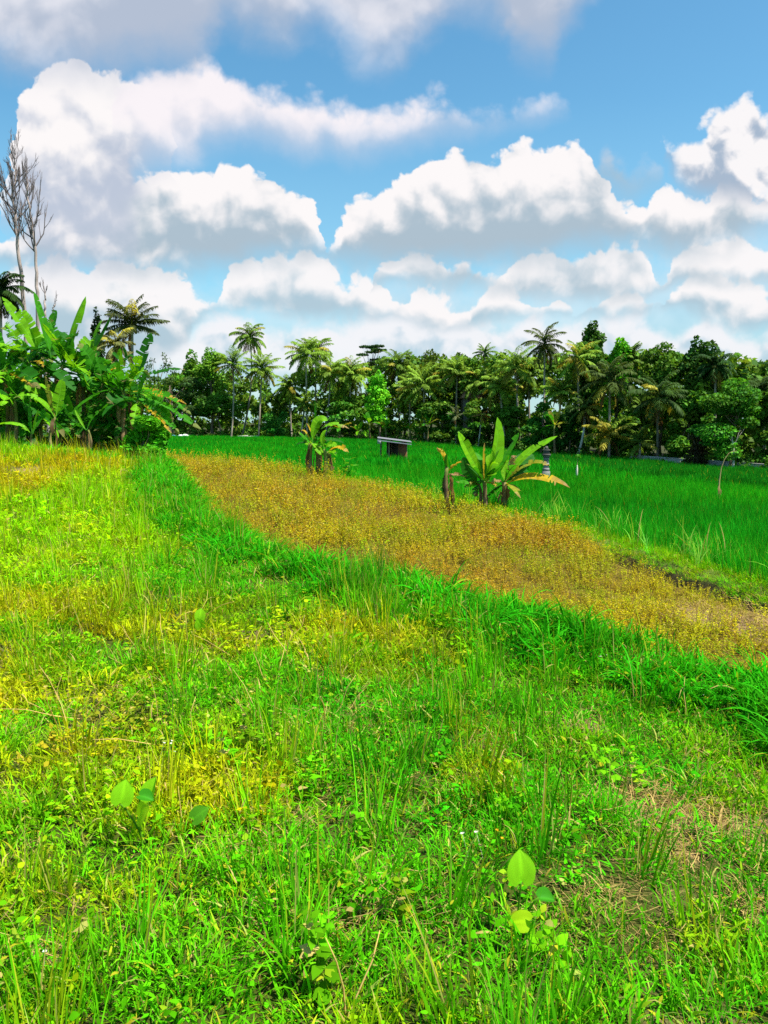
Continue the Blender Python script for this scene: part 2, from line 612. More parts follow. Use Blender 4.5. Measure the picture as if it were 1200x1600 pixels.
def make_stuff_mat(name, transl=.36, rough=.7, spec=.0):
    """Col.r = brightness, Col.g = how dry, Col.b = how yellow; the tint comes with each tuft"""
    m, T, out = mat_base(name)
    tint = attr(T, 'tint', 'INSTANCER')
    sp = T.n('ShaderNodeSeparateColor')
    T.put(sp.inputs[0], attr(T, 'Col'))
    c = T.mix(sp.outputs[2], tint, (.42, .36, .02))
    c = T.mix(sp.outputs[1], c, (.50, .36, .12))
    cc = T.n('ShaderNodeCombineXYZ')
    for i in range(3):
        T.put(cc.inputs[i], sp.outputs[0])
    leaf_shader(T, out, T.mix(1.0, c, cc.outputs[0], 'MULTIPLY'), transl, rough, spec)
    return m


def make_solid_mat(name, rough=.8, spec=.2, nscale=8, namp=.35, bump=0.0, stretch=(1, 1, 1)):
    m, T, out = mat_base(name)
    mp = T.n('ShaderNodeMapping')
    T.put(mp.inputs[0], T.n('ShaderNodeTexCoord').outputs['Object'])
    mp.inputs['Scale'].default_value = stretch
    no = T.n('ShaderNodeTexNoise')
    T.put(no.inputs['Vector'], mp.outputs[0])
    no.inputs['Scale'].default_value = nscale
    no.inputs['Detail'].default_value = 6
    no.inputs['Roughness'].default_value = .65
    k = T.m('MULTIPLY_ADD', no.outputs[0], namp * 2, 1 - namp)
    cc = T.n('ShaderNodeCombineXYZ')
    for i in range(3):
        T.put(cc.inputs[i], k)
    p = T.n('ShaderNodeBsdfPrincipled')
    T.put(p.inputs['Base Color'], T.mix(1.0, attr(T, 'Col'), cc.outputs[0], 'MULTIPLY'))
    p.inputs['Roughness'].default_value = rough
    p.inputs['Specular IOR Level'].default_value = spec
    if bump:
        b = T.n('ShaderNodeBump')
        b.inputs['Strength'].default_value = bump
        b.inputs['Distance'].default_value = .02
        T.put(b.inputs['Height'], no.outputs[0])
        T.put(p.inputs['Normal'], b.outputs[0])
    T.put(out.inputs[0], p.outputs[0])
    return m


M_LEAF = make_leaf_mat('tree_leaf', .38, .6, .12, .8, .25)
M_PALM = make_leaf_mat('palm_leaf', .35, .6, .12, 1.0, .2)
M_BANANA = make_leaf_mat('banana_leaf', .48, .55, .1, 2.2, .18)
M_STUFF = make_stuff_mat('grass_blade')
M_BARK = make_solid_mat('bark', .9, .15, 9, .5, .6, (1, 1, .35))
M_STONE = make_solid_mat('stone', .92, .15, 7, .55, .7)
M_METAL = make_solid_mat('old_metal', .8, .1, 5, .4, .1)
M_WOOD = make_solid_mat('weathered_wood', .85, .2, 14, .4, .3, (1, 1, .2))
M_PLASTIC = make_solid_mat('plastic', .45, .4, 3, .12)


# ================================================================ ground sheet
def build_ground():
    an = np.r_[np.arange(-62, 62.01, .42), np.arange(65, 298, 4.0)]
    rr = np.r_[.02, np.geomspace(.5, 60, 250), np.geomspace(62, 6000, 70)]
    A, Rr = np.meshgrid(np.radians(an), rr)
    x, y = Rr * np.sin(A), Rr * np.cos(A)
    z = ground_z(x, y)
    n, k = x.shape
    idx = np.arange(n * k).reshape(n, k)
    nx = np.roll(idx, -1, 1)
    f = np.stack([idx[:-1], nx[:-1], nx[1:], idx[1:]], -1).reshape(-1, 4)[:, ::-1]
    s, _ = poly_sd(CREST, x, y)
    b, _ = poly_sd(BUND, x, y)
    e, _ = poly_sd(FAR_EDGE, x, y)
    up = np.array([.05, .065, .008])
    fallow = np.array([.11, .075, .010])
    mud = np.array([.006, .05, .003])
    wood = np.array([.035, .04, .012])
    c = np.broadcast_to(up, (n, k, 3)).copy()

    def blend(c, col, w):
        return c * (1 - w[..., None]) + col * w[..., None]
    c = blend(c, fallow, sstep(.3, .9, s))
    c = blend(c, np.array([.035, .028, .012]), sstep(-.36, -.26, b) * sstep(14.5, 10.5, y))      # ditch earth, painted dark for the shade in the cut
    c = blend(c, np.array([.10, .14, .02]), sstep(-.05, .15, b))
    c = blend(c, mud, sstep(.6, 1.0, b))
    c = blend(c, wood, sstep(1, -1, e))
    m = MB()
    m.add(np.stack([x, y, z], -1), f, c.reshape(-1, 3))
    mat, T, out = mat_base('soil_and_thatch')
    co = T.n('ShaderNodeTexCoord').outputs['Object']
    n1 = T.n('ShaderNodeTexNoise')
    T.put(n1.inputs['Vector'], co)
    n1.inputs['Scale'].default_value = 1.7
    n1.inputs['Detail'].default_value = 6
    n2 = T.n('ShaderNodeTexNoise')
    T.put(n2.inputs['Vector'], co)
    n2.inputs['Scale'].default_value = 45
    n2.inputs['Detail'].default_value = 6
    n2.inputs['Roughness'].default_value = .7
    dry = T.mix(n2.outputs[0], (.06, .04, .02), (.33, .22, .11))
    near = attr(T, 'Col')
    c1 = T.mix(T.m('MULTIPLY', T.ramp(n1.outputs[0], .52, .78), attr(T, 'dry', 'GEOMETRY', 'Fac')), near, dry)
    c1 = T.mix(attr(T, 'bare', 'GEOMETRY', 'Fac'), c1, dry)
    k = T.m('MULTIPLY_ADD', n2.outputs[0], 1.2, .4)
    cc = T.n('ShaderNodeCombineXYZ')
    for i in range(3):
        T.put(cc.inputs[i], k)
    p = T.n('ShaderNodeBsdfPrincipled')
    T.put(p.inputs['Base Color'], T.mix(1.0, c1, cc.outputs[0], 'MULTIPLY'))
    p.inputs['Roughness'].default_value = .95
    p.inputs['Specular IOR Level'].default_value = .1
    bp = T.n('ShaderNodeBump')
    bp.inputs['Strength'].default_value = .8
    bp.inputs['Distance'].default_value = .015
    T.put(bp.inputs['Height'], n2.outputs[0])
    T.put(p.inputs['Normal'], bp.outputs[0])
    T.put(out.inputs[0], p.outputs[0])
    o = m.build('ground', mat, smooth=True)
    for nm, val in (('dry', sstep(1.2, .2, s).ravel() * 1.0), ('bare', bare_mask(x, y).ravel())):
        at = o.data.attributes.new(nm, 'FLOAT', 'POINT')
        at.data.foreach_set('value', val.astype(np.float32))
    tag(o, kind='structure')
    return o


# worn, dry patches in the near grass: centre and half axes in metres
def spots(lst):
    o = []
    for px, py, rx, ry in lst:
        a = gp(px, py)
        b = gp(px + rx, py)
        c = gp(px, py - ry)
        o.append((a[0], a[1], abs(b[0] - a[0]), abs(c[1] - a[1])))
    return o


def spot_mask(lst, x, y, soft=.6):
    m = np.zeros(np.shape(x))
    for cx, cy, rx, ry in lst:
        d = np.hypot((x - cx) / rx, (y - cy) / ry) + .9 * (fbm(x * 4, y * 4, 31) - .5)
        m = np.maximum(m, 1 - sstep(1 - soft * .5, 1 + soft * .5, d))
    return m


BARE = spots([(1035, 1275, 75, 34), (910, 1135, 40, 10), (1172, 1292, 50, 28), (1195, 1425, 30, 40), (1060, 1330, 60, 14), (1180, 980, 60, 18), (1100, 965, 60, 14), (1110, 1215, 40, 10), (55, 735, 40, 9)])


def bare_mask(x, y):
    return spot_mask(BARE, x, y)


ground = build_ground()

# ================================================================ grass and weeds (nobody could count them)
def unit(a):
    return a / (np.linalg.norm(a, axis=-1, keepdims=True) + 1e-9)


def blades(mb, r, n, radius, h, w, lean, curl, segs=4, dry=.08, yel=.1, wpow=.8, base_w=.6, spread=1.0):
    """n grass blades rooted in a disc; h, w, lean, curl are (lo, hi) ranges"""
    a = r.uniform(0, 2 * np.pi, n)
    q = radius * np.sqrt(r.uniform(0, 1, n))
    ra = a + r.normal(0, .9, n) * spread
    hh = r.uniform(*h, n) * (1 - .35 * (q / max(radius, 1e-6)) ** 2)
    ww = r.uniform(*w, n)
    le = r.uniform(*lean, n)
    cu = r.uniform(*curl, n)
    t = np.linspace(0, 1, segs + 1)[None, :]
    ang = (le[:, None] + cu[:, None] * t ** 1.5)          # angle from the vertical along the blade
    ds = hh[:, None] / segs
    am = (ang[:, 1:] + ang[:, :-1]) / 2
    hx = np.c_[np.zeros(n), np.cumsum(np.sin(am) * ds, 1)]
    hz = np.c_[np.zeros(n), np.cumsum(np.cos(am) * ds, 1)]
    P = np.stack([q[:, None] * np.cos(a)[:, None] + hx * np.cos(ra)[:, None], q[:, None] * np.sin(a)[:, None] + hx * np.sin(ra)[:, None], hz - .01], -1)
    prof = np.where(t < .3, base_w + (1 - base_w) * t / .3, np.clip((1 - t) / .7, 0.02, 1) ** wpow)
    tw = ra + np.pi / 2 + r.normal(0, .5, n)
    Sv = np.stack([np.cos(tw), np.sin(tw), r.normal(0, .25, n)], -1)[:, None, :] * (prof * ww[:, None] * .5)[..., None]
    b = r.uniform(.6, 1.3, n)
    dr = np.where(r.uniform(0, 1, n) < dry, r.uniform(.5, 1, n), r.uniform(0, .025, n))
    ye = np.where(r.uniform(0, 1, n) < yel, r.uniform(.3, .9, n), r.uniform(0, .03, n))
    mb.ribbons(P, Sv, np.stack([b, dr, ye], -1))


def leaflets(mb, r, C, D, L, Wd, c, droop=.25, segs=3, up=None):
    """ovate leaves: C base points, D directions, L lengths, Wd widths"""
    n = len(C)
    t = np.linspace(0, 1, segs + 1)
    D = unit(D)
    P = C[:, None, :] + D[:, None, :] * (L[:, None] * t)[..., None]
    P[..., 2] -= (droop * L)[:, None] * t ** 2
    U = np.array([0, 0, 1.0]) + r.normal(0, .35, (n, 3)) if up is None else up
    Sv = unit(np.cross(D, U))
    prof = np.interp(t, [0, .3, .62, 1], [.12, 1, .75, .03])
    mb.ribbons(P, Sv[:, None, :] * (Wd[:, None] * .5 * prof)[..., None], c)


def rcol(r, n, b=(.7, 1.25), dry=.05, yel=.12):
    return np.stack([r.uniform(*b, n), np.where(r.uniform(0, 1, n) < dry, r.uniform(.4, 1, n), 0), np.where(r.uniform(0, 1, n) < yel, r.uniform(.3, .95, n), r.uniform(0, .03, n))], -1)


def protos(prefix, count, fn, mat=None, seed=0):
    c = bpy.data.collections.new(prefix + ' kinds')
    for i in range(count):
        r = np.random.default_rng(seed * 100 + i)
        m = MB()
        fn(m, r)
        o = bpy.data.objects.new(f'{prefix}_{i:03d}', m.mesh(prefix, mat or M_STUFF))
        c.objects.link(o)
    return c


def p_lawn(m, r):
    blades(m, r, 70, .18, (.05, .13), (.005, .010), (.2, 1.0), (.3, 1.6), 3, .07, .15)
    n = 6
    a = r.uniform(0, 6.28, n)
    q = .16 * np.sqrt(r.uniform(0, 1, n))
    C = np.stack([q * np.cos(a), q * np.sin(a), r.uniform(.01, .06, n)], -1)
    D = np.stack([np.cos(a + r.normal(0, 1, n)), np.sin(a + r.normal(0, 1, n)), r.uniform(-.2, .8, n)], -1)
    leaflets(m, r, C, D, r.uniform(.02, .045, n), r.uniform(.01, .02, n), rcol(r, n))


def p_mid(m, r):
    blades(m, r, 30, .14, (.12, .28), (.006, .012), (.02, .5), (.2, 1.2), 4, .08, .14)


def p_tall(m, r):
    blades(m, r, 26, .10, (.24, .48), (.005, .010), (.0, .22), (.05, .7), 4, .12, .12)


def p_bank(m, r):
    blades(m, r, 44, .16, (.24, .50), (.012, .026), (.1, .8), (.9, 2.3), 6, .02, .04, .9, .8)


def p_weed(m, r):
    ns = 9
    for k in range(ns):
        a = r.uniform(0, 6.28)
        q = .12 * math.sqrt(r.uniform())
        h = r.uniform(.05, .17)
        le = np.array([math.cos(a), math.sin(a), 0]) * r.uniform(.2, .9) + np.array([0, 0, 1])
        le /= np.linalg.norm(le)
        b = np.array([q * math.cos(a), q * math.sin(a), 0])
        m.ribbons([[b, b + le * h * .5, b + le * h]], [[(.0012, 0, 0)] * 3], np.array([[.8, .1, .3]]))
        n = r.integers(5, 9)
        t = r.uniform(.3, 1, n)
        C = b + le * (h * t)[:, None]
        aa = r.uniform(0, 6.28, n)
        D = np.stack([np.cos(aa), np.sin(aa), r.uniform(-.1, .7, n)], -1)
        L = r.uniform(.02, .045, n)
        leaflets(m, r, C, D, L, L * r.uniform(.45, .75, n), rcol(r, n, yel=.18))


def p_herb(m, r):
    """upright leafy herb with paired leaves"""
    for k in range(r.integers(2, 5)):
        a = r.uniform(0, 6.28)
        b = np.array([.07 * math.cos(a), .07 * math.sin(a), 0]) * r.uniform(.2, 1)
        h = r.uniform(.14, .30)
        ax = np.array([r.normal(0, .2), r.normal(0, .2), 1.0])
        ax /= np.linalg.norm(ax)
        m.ribbons([[b, b + ax * h * .5, b + ax * h]], [[(.002, 0, 0), (.0018, 0, 0), (.001, 0, 0)]], np.array([[.8, .15, .3]]))
        lv = int(h / .035)
        tw = r.uniform(0, 3)
        for j in range(1, lv + 1):
            t = j / lv
            L = .075 * (1 - .55 * t) * r.uniform(.8, 1.2)
            aa = tw + j * 1.57 + np.array([0, np.pi]) + r.normal(0, .2, 2)
            D = np.stack([np.cos(aa), np.sin(aa), np.full(2, .25 + .4 * t)], -1)
            leaflets(m, r, np.tile(b + ax * h * t, (2, 1)), D, np.full(2, L), np.full(2, L * .55), rcol(r, 2, yel=.06), .35)


def p_fallow(m, r):
    """thin brown weed, small leaves and seed heads"""
    for k in range(7):
        a = r.uniform(0, 6.28)
        b = np.array([math.cos(a), math.sin(a), 0]) * .14 * math.sqrt(r.uniform())
        h = r.uniform(.14, .36)
        ax = np.array([r.normal(0, .25), r.normal(0, .25), 1.0])
        m.ribbons([[b, b + ax * h * .5, b + ax * h]], [[(.0025, 0, 0), (.002, 0, 0), (.001, 0, 0)]], np.array([[.6, .5, .1]]))
        n = 17
        t = r.uniform(.25, 1, n)
        C = b + ax * (h * t)[:, None]
        aa = r.uniform(0, 6.28, n)
        D = np.stack([np.cos(aa), np.sin(aa), r.uniform(-.3, .9, n)], -1)
        L = r.uniform(.015, .036, n)
        leaflets(m, r, C, D, L, L * .5, rcol(r, n, (.6, 1.35), .12, .35))


def p_straw(m, r):
    n = r.integers(5, 12)
    a = r.uniform(0, np.pi, n)
    C = np.c_[r.normal(0, .08, (n, 2)), r.uniform(.01, .05, n)]
    L = r.uniform(.04, .15, n)
    D = np.stack([np.cos(a), np.sin(a), r.normal(.05, .18, n)], -1)
    t = np.linspace(0, 1, 4)
    P = C[:, None] + D[:, None] * (L[:, None] * t)[..., None] + r.normal(0, .006, (n, 4, 3))
    P[..., 2] = np.maximum(P[..., 2], .004)
    Sv = np.stack([-np.sin(a), np.cos(a), np.zeros(n)], -1)[:, None] * r.uniform(.0012, .0035, n)[:, None, None] * np.ones((1, 4, 1))
    m.ribbons(P, Sv, np.stack([r.uniform(.7, 1.5, n), np.ones(n), np.zeros(n)], -1))


def p_thatch(m, r):
    n = 60
    a = r.uniform(0, 6.28, n)
    C = np.c_[r.normal(0, .09, (n, 2)), r.uniform(.004, .03, n)]
    L = r.uniform(.03, .11, n)
    D = np.stack([np.cos(a), np.sin(a), r.normal(.05, .25, n)], -1)
    t = np.linspace(0, 1, 3)
    P = C[:, None] + D[:, None] * (L[:, None] * t)[..., None] + r.normal(0, .004, (n, 3, 3))
    P[..., 2] = np.maximum(P[..., 2], .003)
    Sv = np.stack([-np.sin(a), np.cos(a), np.zeros(n)], -1)[:, None] * r.uniform(.0008, .002, n)[:, None, None] * np.ones((1, 3, 1))
    m.ribbons(P, Sv, np.stack([r.uniform(.35, 1.1, n), np.ones(n), np.zeros(n)], -1))


def p_stalk(m, r):
    for k in range(r.integers(1, 3)):
        h = r.uniform(.08, .22)
        ax = np.array([r.normal(0, .6), r.normal(0, .6), 1.0])
        b = np.array([r.normal(0, .03), r.normal(0, .03), 0])
        P = np.array([b, b + ax * h * .35 + r.normal(0, .008, 3), b + ax * h * .7 + r.normal(0, .012, 3), b + ax * h])
        m.tube(P, [.0026, .0022, .0018, .001], np.array([1.4, 1, 0]), 4)


def p_rice(m, r):
    blades(m, r, 44, .26, (.36, .60), (.007, .013), (.0, .25), (.05, .75), 4, .01, .02)


def p_rice_far(m, r):
    blades(m, r, 70, .6, (.36, .58), (.02, .04), (.0, .3), (.05, .7), 3, .0, .02)


def p_edge(m, r):
    blades(m, r, 9, .12, (.6, 1.15), (.014, .024), (.05, .35), (.3, 1.3), 6, .03, .1)


def p_flower(m, r):
    n = r.integers(2, 5)
    for k in range(n):
        c = np.array([r.normal(0, .05), r.normal(0, .05), r.uniform(.05, .16)])
        m.ribbons([[c * [1, 1, 0], c]], [[(.001, 0, 0)] * 2], np.array([[.8, .1, .2]]))
        a = np.arange(6) * 1.047 + r.uniform(0, 1)
        D = np.stack([np.cos(a), np.sin(a), np.full(6, .35)], -1)
        leaflets(m, r, np.tile(c, (6, 1)), D, np.full(6, .011), np.full(6, .009), np.tile([1., 0, 0], (6, 1)), 0)


# one thin node group per kind: tufts on points, each with its own turn, size, kind and tint
def scatter(name, label, cat, kinds, pts, rot, scl, idx, tint, mat=None):
    n = len(pts)
    me = bpy.data.meshes.new(name)
    me.vertices.add(n)
    me.vertices.foreach_set('co', np.asarray(pts, np.float32).ravel())
    for nm, ty, key, val in (('rot', 'FLOAT_VECTOR', 'vector', rot), ('scl', 'FLOAT', 'value', scl), ('idx', 'INT', 'value', idx), ('tint', 'FLOAT_COLOR', 'color', np.c_[tint, np.ones(n)])):
        at = me.attributes.new(nm, ty, 'POINT')
        at.data.foreach_set(key, np.asarray(val, np.int32 if ty == 'INT' else np.float32).ravel())
    me.materials.append(mat or M_STUFF)
    o = bpy.data.objects.new(name, me)
    COL.objects.link(o)
    tag(o, label, cat, kind='stuff')
    g = bpy.data.node_groups.new(name + ' tufts', 'GeometryNodeTree')
    g.interface.new_socket('Geometry', in_out='INPUT', socket_type='NodeSocketGeometry')
    g.interface.new_socket('Geometry', in_out='OUTPUT', socket_type='NodeSocketGeometry')
    N = g.nodes
    L = g.links.new
    gi, go = N.new('NodeGroupInput'), N.new('NodeGroupOutput')
    ip = N.new('GeometryNodeInstanceOnPoints')
    ci = N.new('GeometryNodeCollectionInfo')
    ci.inputs['Collection'].default_value = kinds
    ci.inputs['Separate Children'].default_value = True
    ci.inputs['Reset Children'].default_value = True
    ip.inputs['Pick Instance'].default_value = True

    def na(nm, ty):
        a = N.new('GeometryNodeInputNamedAttribute')
        a.data_type = ty
        a.inputs[0].default_value = nm
        return a.outputs[0]
    L(gi.outputs[0], ip.inputs['Points'])
    L(ci.outputs[0], ip.inputs['Instance'])
    L(na('idx', 'INT'), ip.inputs['Instance Index'])
    L(na('rot', 'FLOAT_VECTOR'), ip.inputs['Rotation'])
    L(na('scl', 'FLOAT'), ip.inputs['Scale'])
    L(ip.outputs[0], go.inputs[0])
    md = o.modifiers.new('tufts', 'NODES')
    md.node_group = g
    return o


R0 = np.random.default_rng(11)


def sow(y0, y1, dens, keep=None, spread=.56, side=1.6):
    """random ground points between two distances; keep(x, y) gives the chance of each"""
    area = (y1 - y0) * (spread * (y0 + y1) + 2 * side)
    n = int(area * dens * 1.35)
    y = R0.uniform(y0, y1, n)
    xm = spread * y1 + side
    x = R0.uniform(-xm, xm, int(n))
    ok = np.abs(x) < spread * np.maximum(y, 0) + side
    x, y = x[ok], y[ok]
    if keep is not None:
        ok = R0.uniform(0, 1, len(x)) < keep(x, y)
        x, y = x[ok], y[ok]
    return x, y


def jitter(col, n, b=.18, hue=.12):
    c = np.array(col) * (1 + R0.normal(0, b, (n, 1)))
    return np.clip(c * (1 + R0.normal(0, hue, (n, 3))), .002, .9)


def lerp(a, b, t):
    return a * (1 - t[:, None]) + b * t[:, None]


def put(acc, x, y, z_off, scl, nk, tint, tilt=.12, k0=0):
    n = len(x)
    z = ground_z(x, y) + z_off
    acc.append((np.stack([x, y, z], -1), np.stack([R0.normal(0, tilt, n), R0.normal(0, tilt, n), R0.uniform(0, 6.28, n)], -1),
                scl * R0.uniform(.75, 1.3, n), R0.integers(k0, k0 + nk, n), tint))


def flush(name, label, cat, kinds, acc, mat=None):
    A = [np.concatenate([a[i] for a in acc]) for i in range(5)]
    return scatter(name, label, cat, kinds, *A, mat=mat)


LIME = np.array([.31, .56, .003])
LUSH = np.array([.018, .32, .005])
GREEN = np.array([.105, .47, .004])
YEL = np.array([.48, .50, .005])
BROWN = np.array([.44, .30, .014])
RICE = np.array([.002, .28, .008])
STRAW = np.array([.5, .4, .2])

YELLOWISH = spots([(150, 1060, 220, 110), (60, 1180, 160, 120), (90, 740, 130, 45), (330, 1230, 160, 70), (60, 960, 130, 40), (560, 1000, 140, 40)])
LUSHZONE = spots([(800, 1080, 260, 100), (640, 1250, 190, 120), (300, 960, 220, 90), (850, 1000, 150, 40), (560, 1120, 160, 60)])
TALLZONE = spots([(560, 1090, 170, 90), (150, 1460, 190, 120), (60, 860, 120, 60), (1080, 1430, 100, 80)])
DRYZONE = spots([(150, 1080, 150, 60), (480, 1060, 90, 50), (60, 960, 70, 30), (240, 960, 80, 25)])
MOUND = spots([(70, 735, 130, 40)])


def crest_s(x, y):
    return poly_sd(CREST, x, y)[0]


def bund_s(x, y):
    return poly_sd(BUND, x, y)[0]


def terrace_tint(x, y):
    n = len(x)
    f = fbm(x * .55, y * .55, 41)
    g = fbm(x * 2.2, y * 2.2, 47)
    c = lerp(np.tile(GREEN, (n, 1)), np.tile(LIME, (n, 1)), sstep(.46, .68, f))
    far = sstep(6, 11, y)
    c = lerp(c, np.tile(LIME * [.9, 1.05, 1], (n, 1)), far * .75)
    c = lerp(c, np.tile(LUSH, (n, 1)), .85 * spot_mask(LUSHZONE, x, y, .9) * sstep(.25, .6, g))
    c = lerp(c, np.tile(YEL, (n, 1)), .8 * np.maximum(spot_mask(YELLOWISH, x, y, .9) * sstep(.3, .6, g), .6 * sstep(.58, .75, g)))
    c = lerp(c, np.tile(YEL * [1.0, .8, 1], (n, 1)), .8 * spot_mask(MOUND, x, y, .9))
    c = lerp(c, np.tile(LUSH * [1.3, 1, 1], (n, 1)), sstep(-1.1, -.3, crest_s(x, y)) * .85)
    return c * (1 + R0.normal(0, .16, (n, 1))) * (1 + R0.normal(0, .1, (n, 3)))


def build_grass():
    onup = lambda x, y: (crest_s(x, y) < .5) * 1.0
    # short turf
    k = protos('turf_tuft', 6, p_lawn, seed=1)
    acc = []
    for y0, y1, dn, sc in ((-1.0, 1.2, 30, 1), (1.2, 4, 150, .9), (4, 5, 100, 1), (5, 9, 60, 1.3), (9, 16, 20, 1.9), (16, 34, 8, 2.6)):
        x, y = sow(y0, y1, dn, lambda x, y: onup(x, y) * (1 - .84 * bare_mask(x, y)) * (.4 + .6 * sstep(.36, .5, fbm(x * 2.4, y * 2.4, 61))))
        put(acc, x, y, 0, sc * .9, 6, terrace_tint(x, y), .25)
    flush('turf', 'short bright green turf covering the upper terrace in front', 'grass', k, acc)
    # knee-high grass in drifts
    k = protos('meadow_tuft', 6, p_mid, seed=2)
    k2 = protos('meadow_tall', 4, p_tall, seed=3)
    for o in list(k2.objects):
        k.objects.link(o)
    acc = []
    for y0, y1, dn, sc in ((-1.0, 1.2, 12, 1), (1.2, 5, 24, .8), (5, 9, 16, .95), (9, 16, 12, 1.2), (16, 34, 6, 1.5)):
        def keep(x, y):
            d = sstep(.45, .66, fbm(x * 1.1, y * 1.1, 71))
            lawn = sstep(.2, 1.2, x) * sstep(1.5, 2.4, y) * sstep(4.6, 3.8, y)      # the mown, worn corner
            return onup(x, y) * (1 - spot_mask(BROAD, x, y, .5)) * (.25 + .75 * d) * (1 - bare_mask(x, y)) * (1 - .8 * lawn)
        x, y = sow(y0, y1, dn, keep)
        put(acc, x, y, 0, sc, 6, terrace_tint(x, y), .12)
        x, y = sow(y0, y1, dn * .8, lambda x, y: onup(x, y) * (1 - spot_mask(BROAD, x, y, .5)) * np.maximum(spot_mask(TALLZONE, x, y, .9), .04) * (1 - bare_mask(x, y)))
        put(acc, x, y, 0, sc * .8, 4, terrace_tint(x, y), .1, 6)
    flush('meadow_grass', 'longer upright grass in drifts across the upper terrace', 'grass', k, acc)
    # broad-bladed grass along the bank
    k = protos('bank_tuft', 6, p_bank, seed=4)
    acc = []
    for y0, y1, dn, sc in ((-1, 2.5, 14, .8), (2.5, 7, 32, .76), (7, 13, 24, .78), (13, 30, 10, 1.15)):
        def keep(x, y):
            s = crest_s(x, y) + .35 * (fbm(x * 1.3, y * 1.3, 81) - .5)
            return sstep(-.75, -.45, s) * sstep(.75, .45, s + .4 * sstep(11, 16, y)) * (.35 + .65 * sstep(.35, .55, fbm(x * 1.9, y * 1.9, 83))) + .25 * sstep(-1.2, -.6, s) * sstep(-.2, -.5, s) * sstep(.55, .65, fbm(x * 1.5, y * 1.5, 85))
        x, y = sow(y0, y1, dn, keep)
        n = len(x)
        put(acc, x, y, 0, sc, 6, lerp(jitter(LUSH, n, .15, .08), jitter(LUSH * [1.8, 1.15, 1], n, .1, .05), R0.uniform(0, .7, n)), .2)
    # scattered clumps on the terrace near the grove
    x, y = sow(9, 30, 1.6, lambda x, y: (crest_s(x, y) < -.6) * sstep(.52, .6, fbm(x * .8, y * .8, 87)))
    put(acc, x, y, 0, .8, 6, jitter(LUSH * [1.8, 1.1, 1], len(x)), .2)
    x, y = sow(19, 26.5, 9, lambda x, y: (crest_s(x, y) < .2) * (x < -5) * sstep(20.5, 23, y))
    put(acc, x, y, 0, .95, 6, jitter(LUSH * [2.0, 1.2, 1], len(x)), .2)
    flush('bank_grass', 'lush broad-bladed green grass along the edge of the bank', 'grass', k, acc)
    # creeping and upright weeds
    k = protos('weed', 6, p_weed, seed=5)
    for o in list(protos('weed_upright', 5, p_herb, seed=6).objects):
        k.objects.link(o)
    acc = []
    for y0, y1, dn, sc in ((-1.0, 1.2, 14, 1), (1.2, 4.5, 30, .8), (4.5, 9, 20, 1.0), (9, 16, 9, 1.6)):
        def keep(x, y):
            left = sstep(.8, -.8, x - .12 * y)
            return onup(x, y) * (1 - spot_mask(BROAD, x, y, .5)) * (.07 + .55 * left) * (.2 + .8 * sstep(.42, .6, fbm(x * 1.6, y * 1.6, 91))) * (1 - .9 * bare_mask(x, y)) * sstep(-.4, -1.0, crest_s(x, y))
        x, y = sow(y0, y1, dn, keep)
        c = terrace_tint(x, y)
        w = spot_mask(YELLOWISH, x, y, .9) * sstep(.5, .65, fbm(x * 3, y * 3, 93))
        c = lerp(c, jitter([.46, .40, .010], len(x)), .6 * w)
        w = sstep(.66, .74, fbm(x * 2.6, y * 2.6, 95)) * .5
        c = lerp(c, jitter([.34, .2, .03], len(x)), w)
        put(acc, x, y, 0, sc, 6, c, .2)
    low = sstep
    x, y = sow(1.1, 3.6, 17, lambda x, y: onup(x, y) * (.08 + .9 * np.maximum(spot_mask(HERBS, x, y, .9), 0)))
    put(acc, x, y, 0, .8, 5, jitter([.14, .46, .006], len(x)), .2, 6)
    flush('weeds', 'small leafy green and yellow weeds among the near grass', 'weeds', k, acc)
    # dry straw, thatch and dead stalks
    k = protos('straw', 4, p_straw, seed=7)
    for o in list(protos('straw_thatch', 4, p_thatch, seed=8).objects) + list(protos('straw_upright', 4, p_stalk, seed=9).objects):
        k.objects.link(o)
    acc = []
    for y0, y1, dn in ((.5, 4, 26), (4, 8, 10)):
        x, y = sow(y0, y1, dn, lambda x, y: onup(x, y) * np.maximum(.22 * sstep(.5, .65, fbm(x * 1.3, y * 1.3, 97)), .5 * spot_mask(DRYZONE, x, y, .9)))
        put(acc, x, y, .01, 1, 4, np.tile(STRAW, (len(x), 1)), .2)
        x, y = sow(y0, y1, dn * 5, lambda x, y: (crest_s(x, y) < .4) * np.maximum(bare_mask(x, y), .12 * sstep(.4, .6, fbm(x * 1.8, y * 1.8, 98))))
        put(acc, x, y, 0, .9, 4, np.tile(STRAW, (len(x), 1)), .1, 4)
        x, y = sow(y0, y1, dn * 1.3, lambda x, y: onup(x, y) * (.02 + .6 * spot_mask(DRYZONE, x, y, .9)))
        put(acc, x, y, .0, .95, 4, np.tile(STRAW, (len(x), 1)), .25, 8)
    x, y = sow(5, 10, 20, lambda x, y: (crest_s(x, y) > .5) * bare_mask(x, y))
    put(acc, x, y, .05, 1.2, 4, np.tile(STRAW, (len(x), 1)), .2, 4)
    x, y = sow(6, 30, 5, lambda x, y: (crest_s(x, y) > .8) * (bund_s(x, y) < -.5) * sstep(.45, .65, fbm(x * .9, y * .9, 109)))
    put(acc, x, y, .04, 1.0, 4, np.tile(STRAW, (len(x), 1)), .2)
    flush('dry_straw', 'pale dry straw and dead stalks lying in the near grass', 'straw', k, acc)
    # tiny flowers
    k = protos('blossom', 4, p_flower, seed=10)
    acc = []
    x, y = sow(1.2, 5, 1.2, lambda x, y: onup(x, y) * .6)
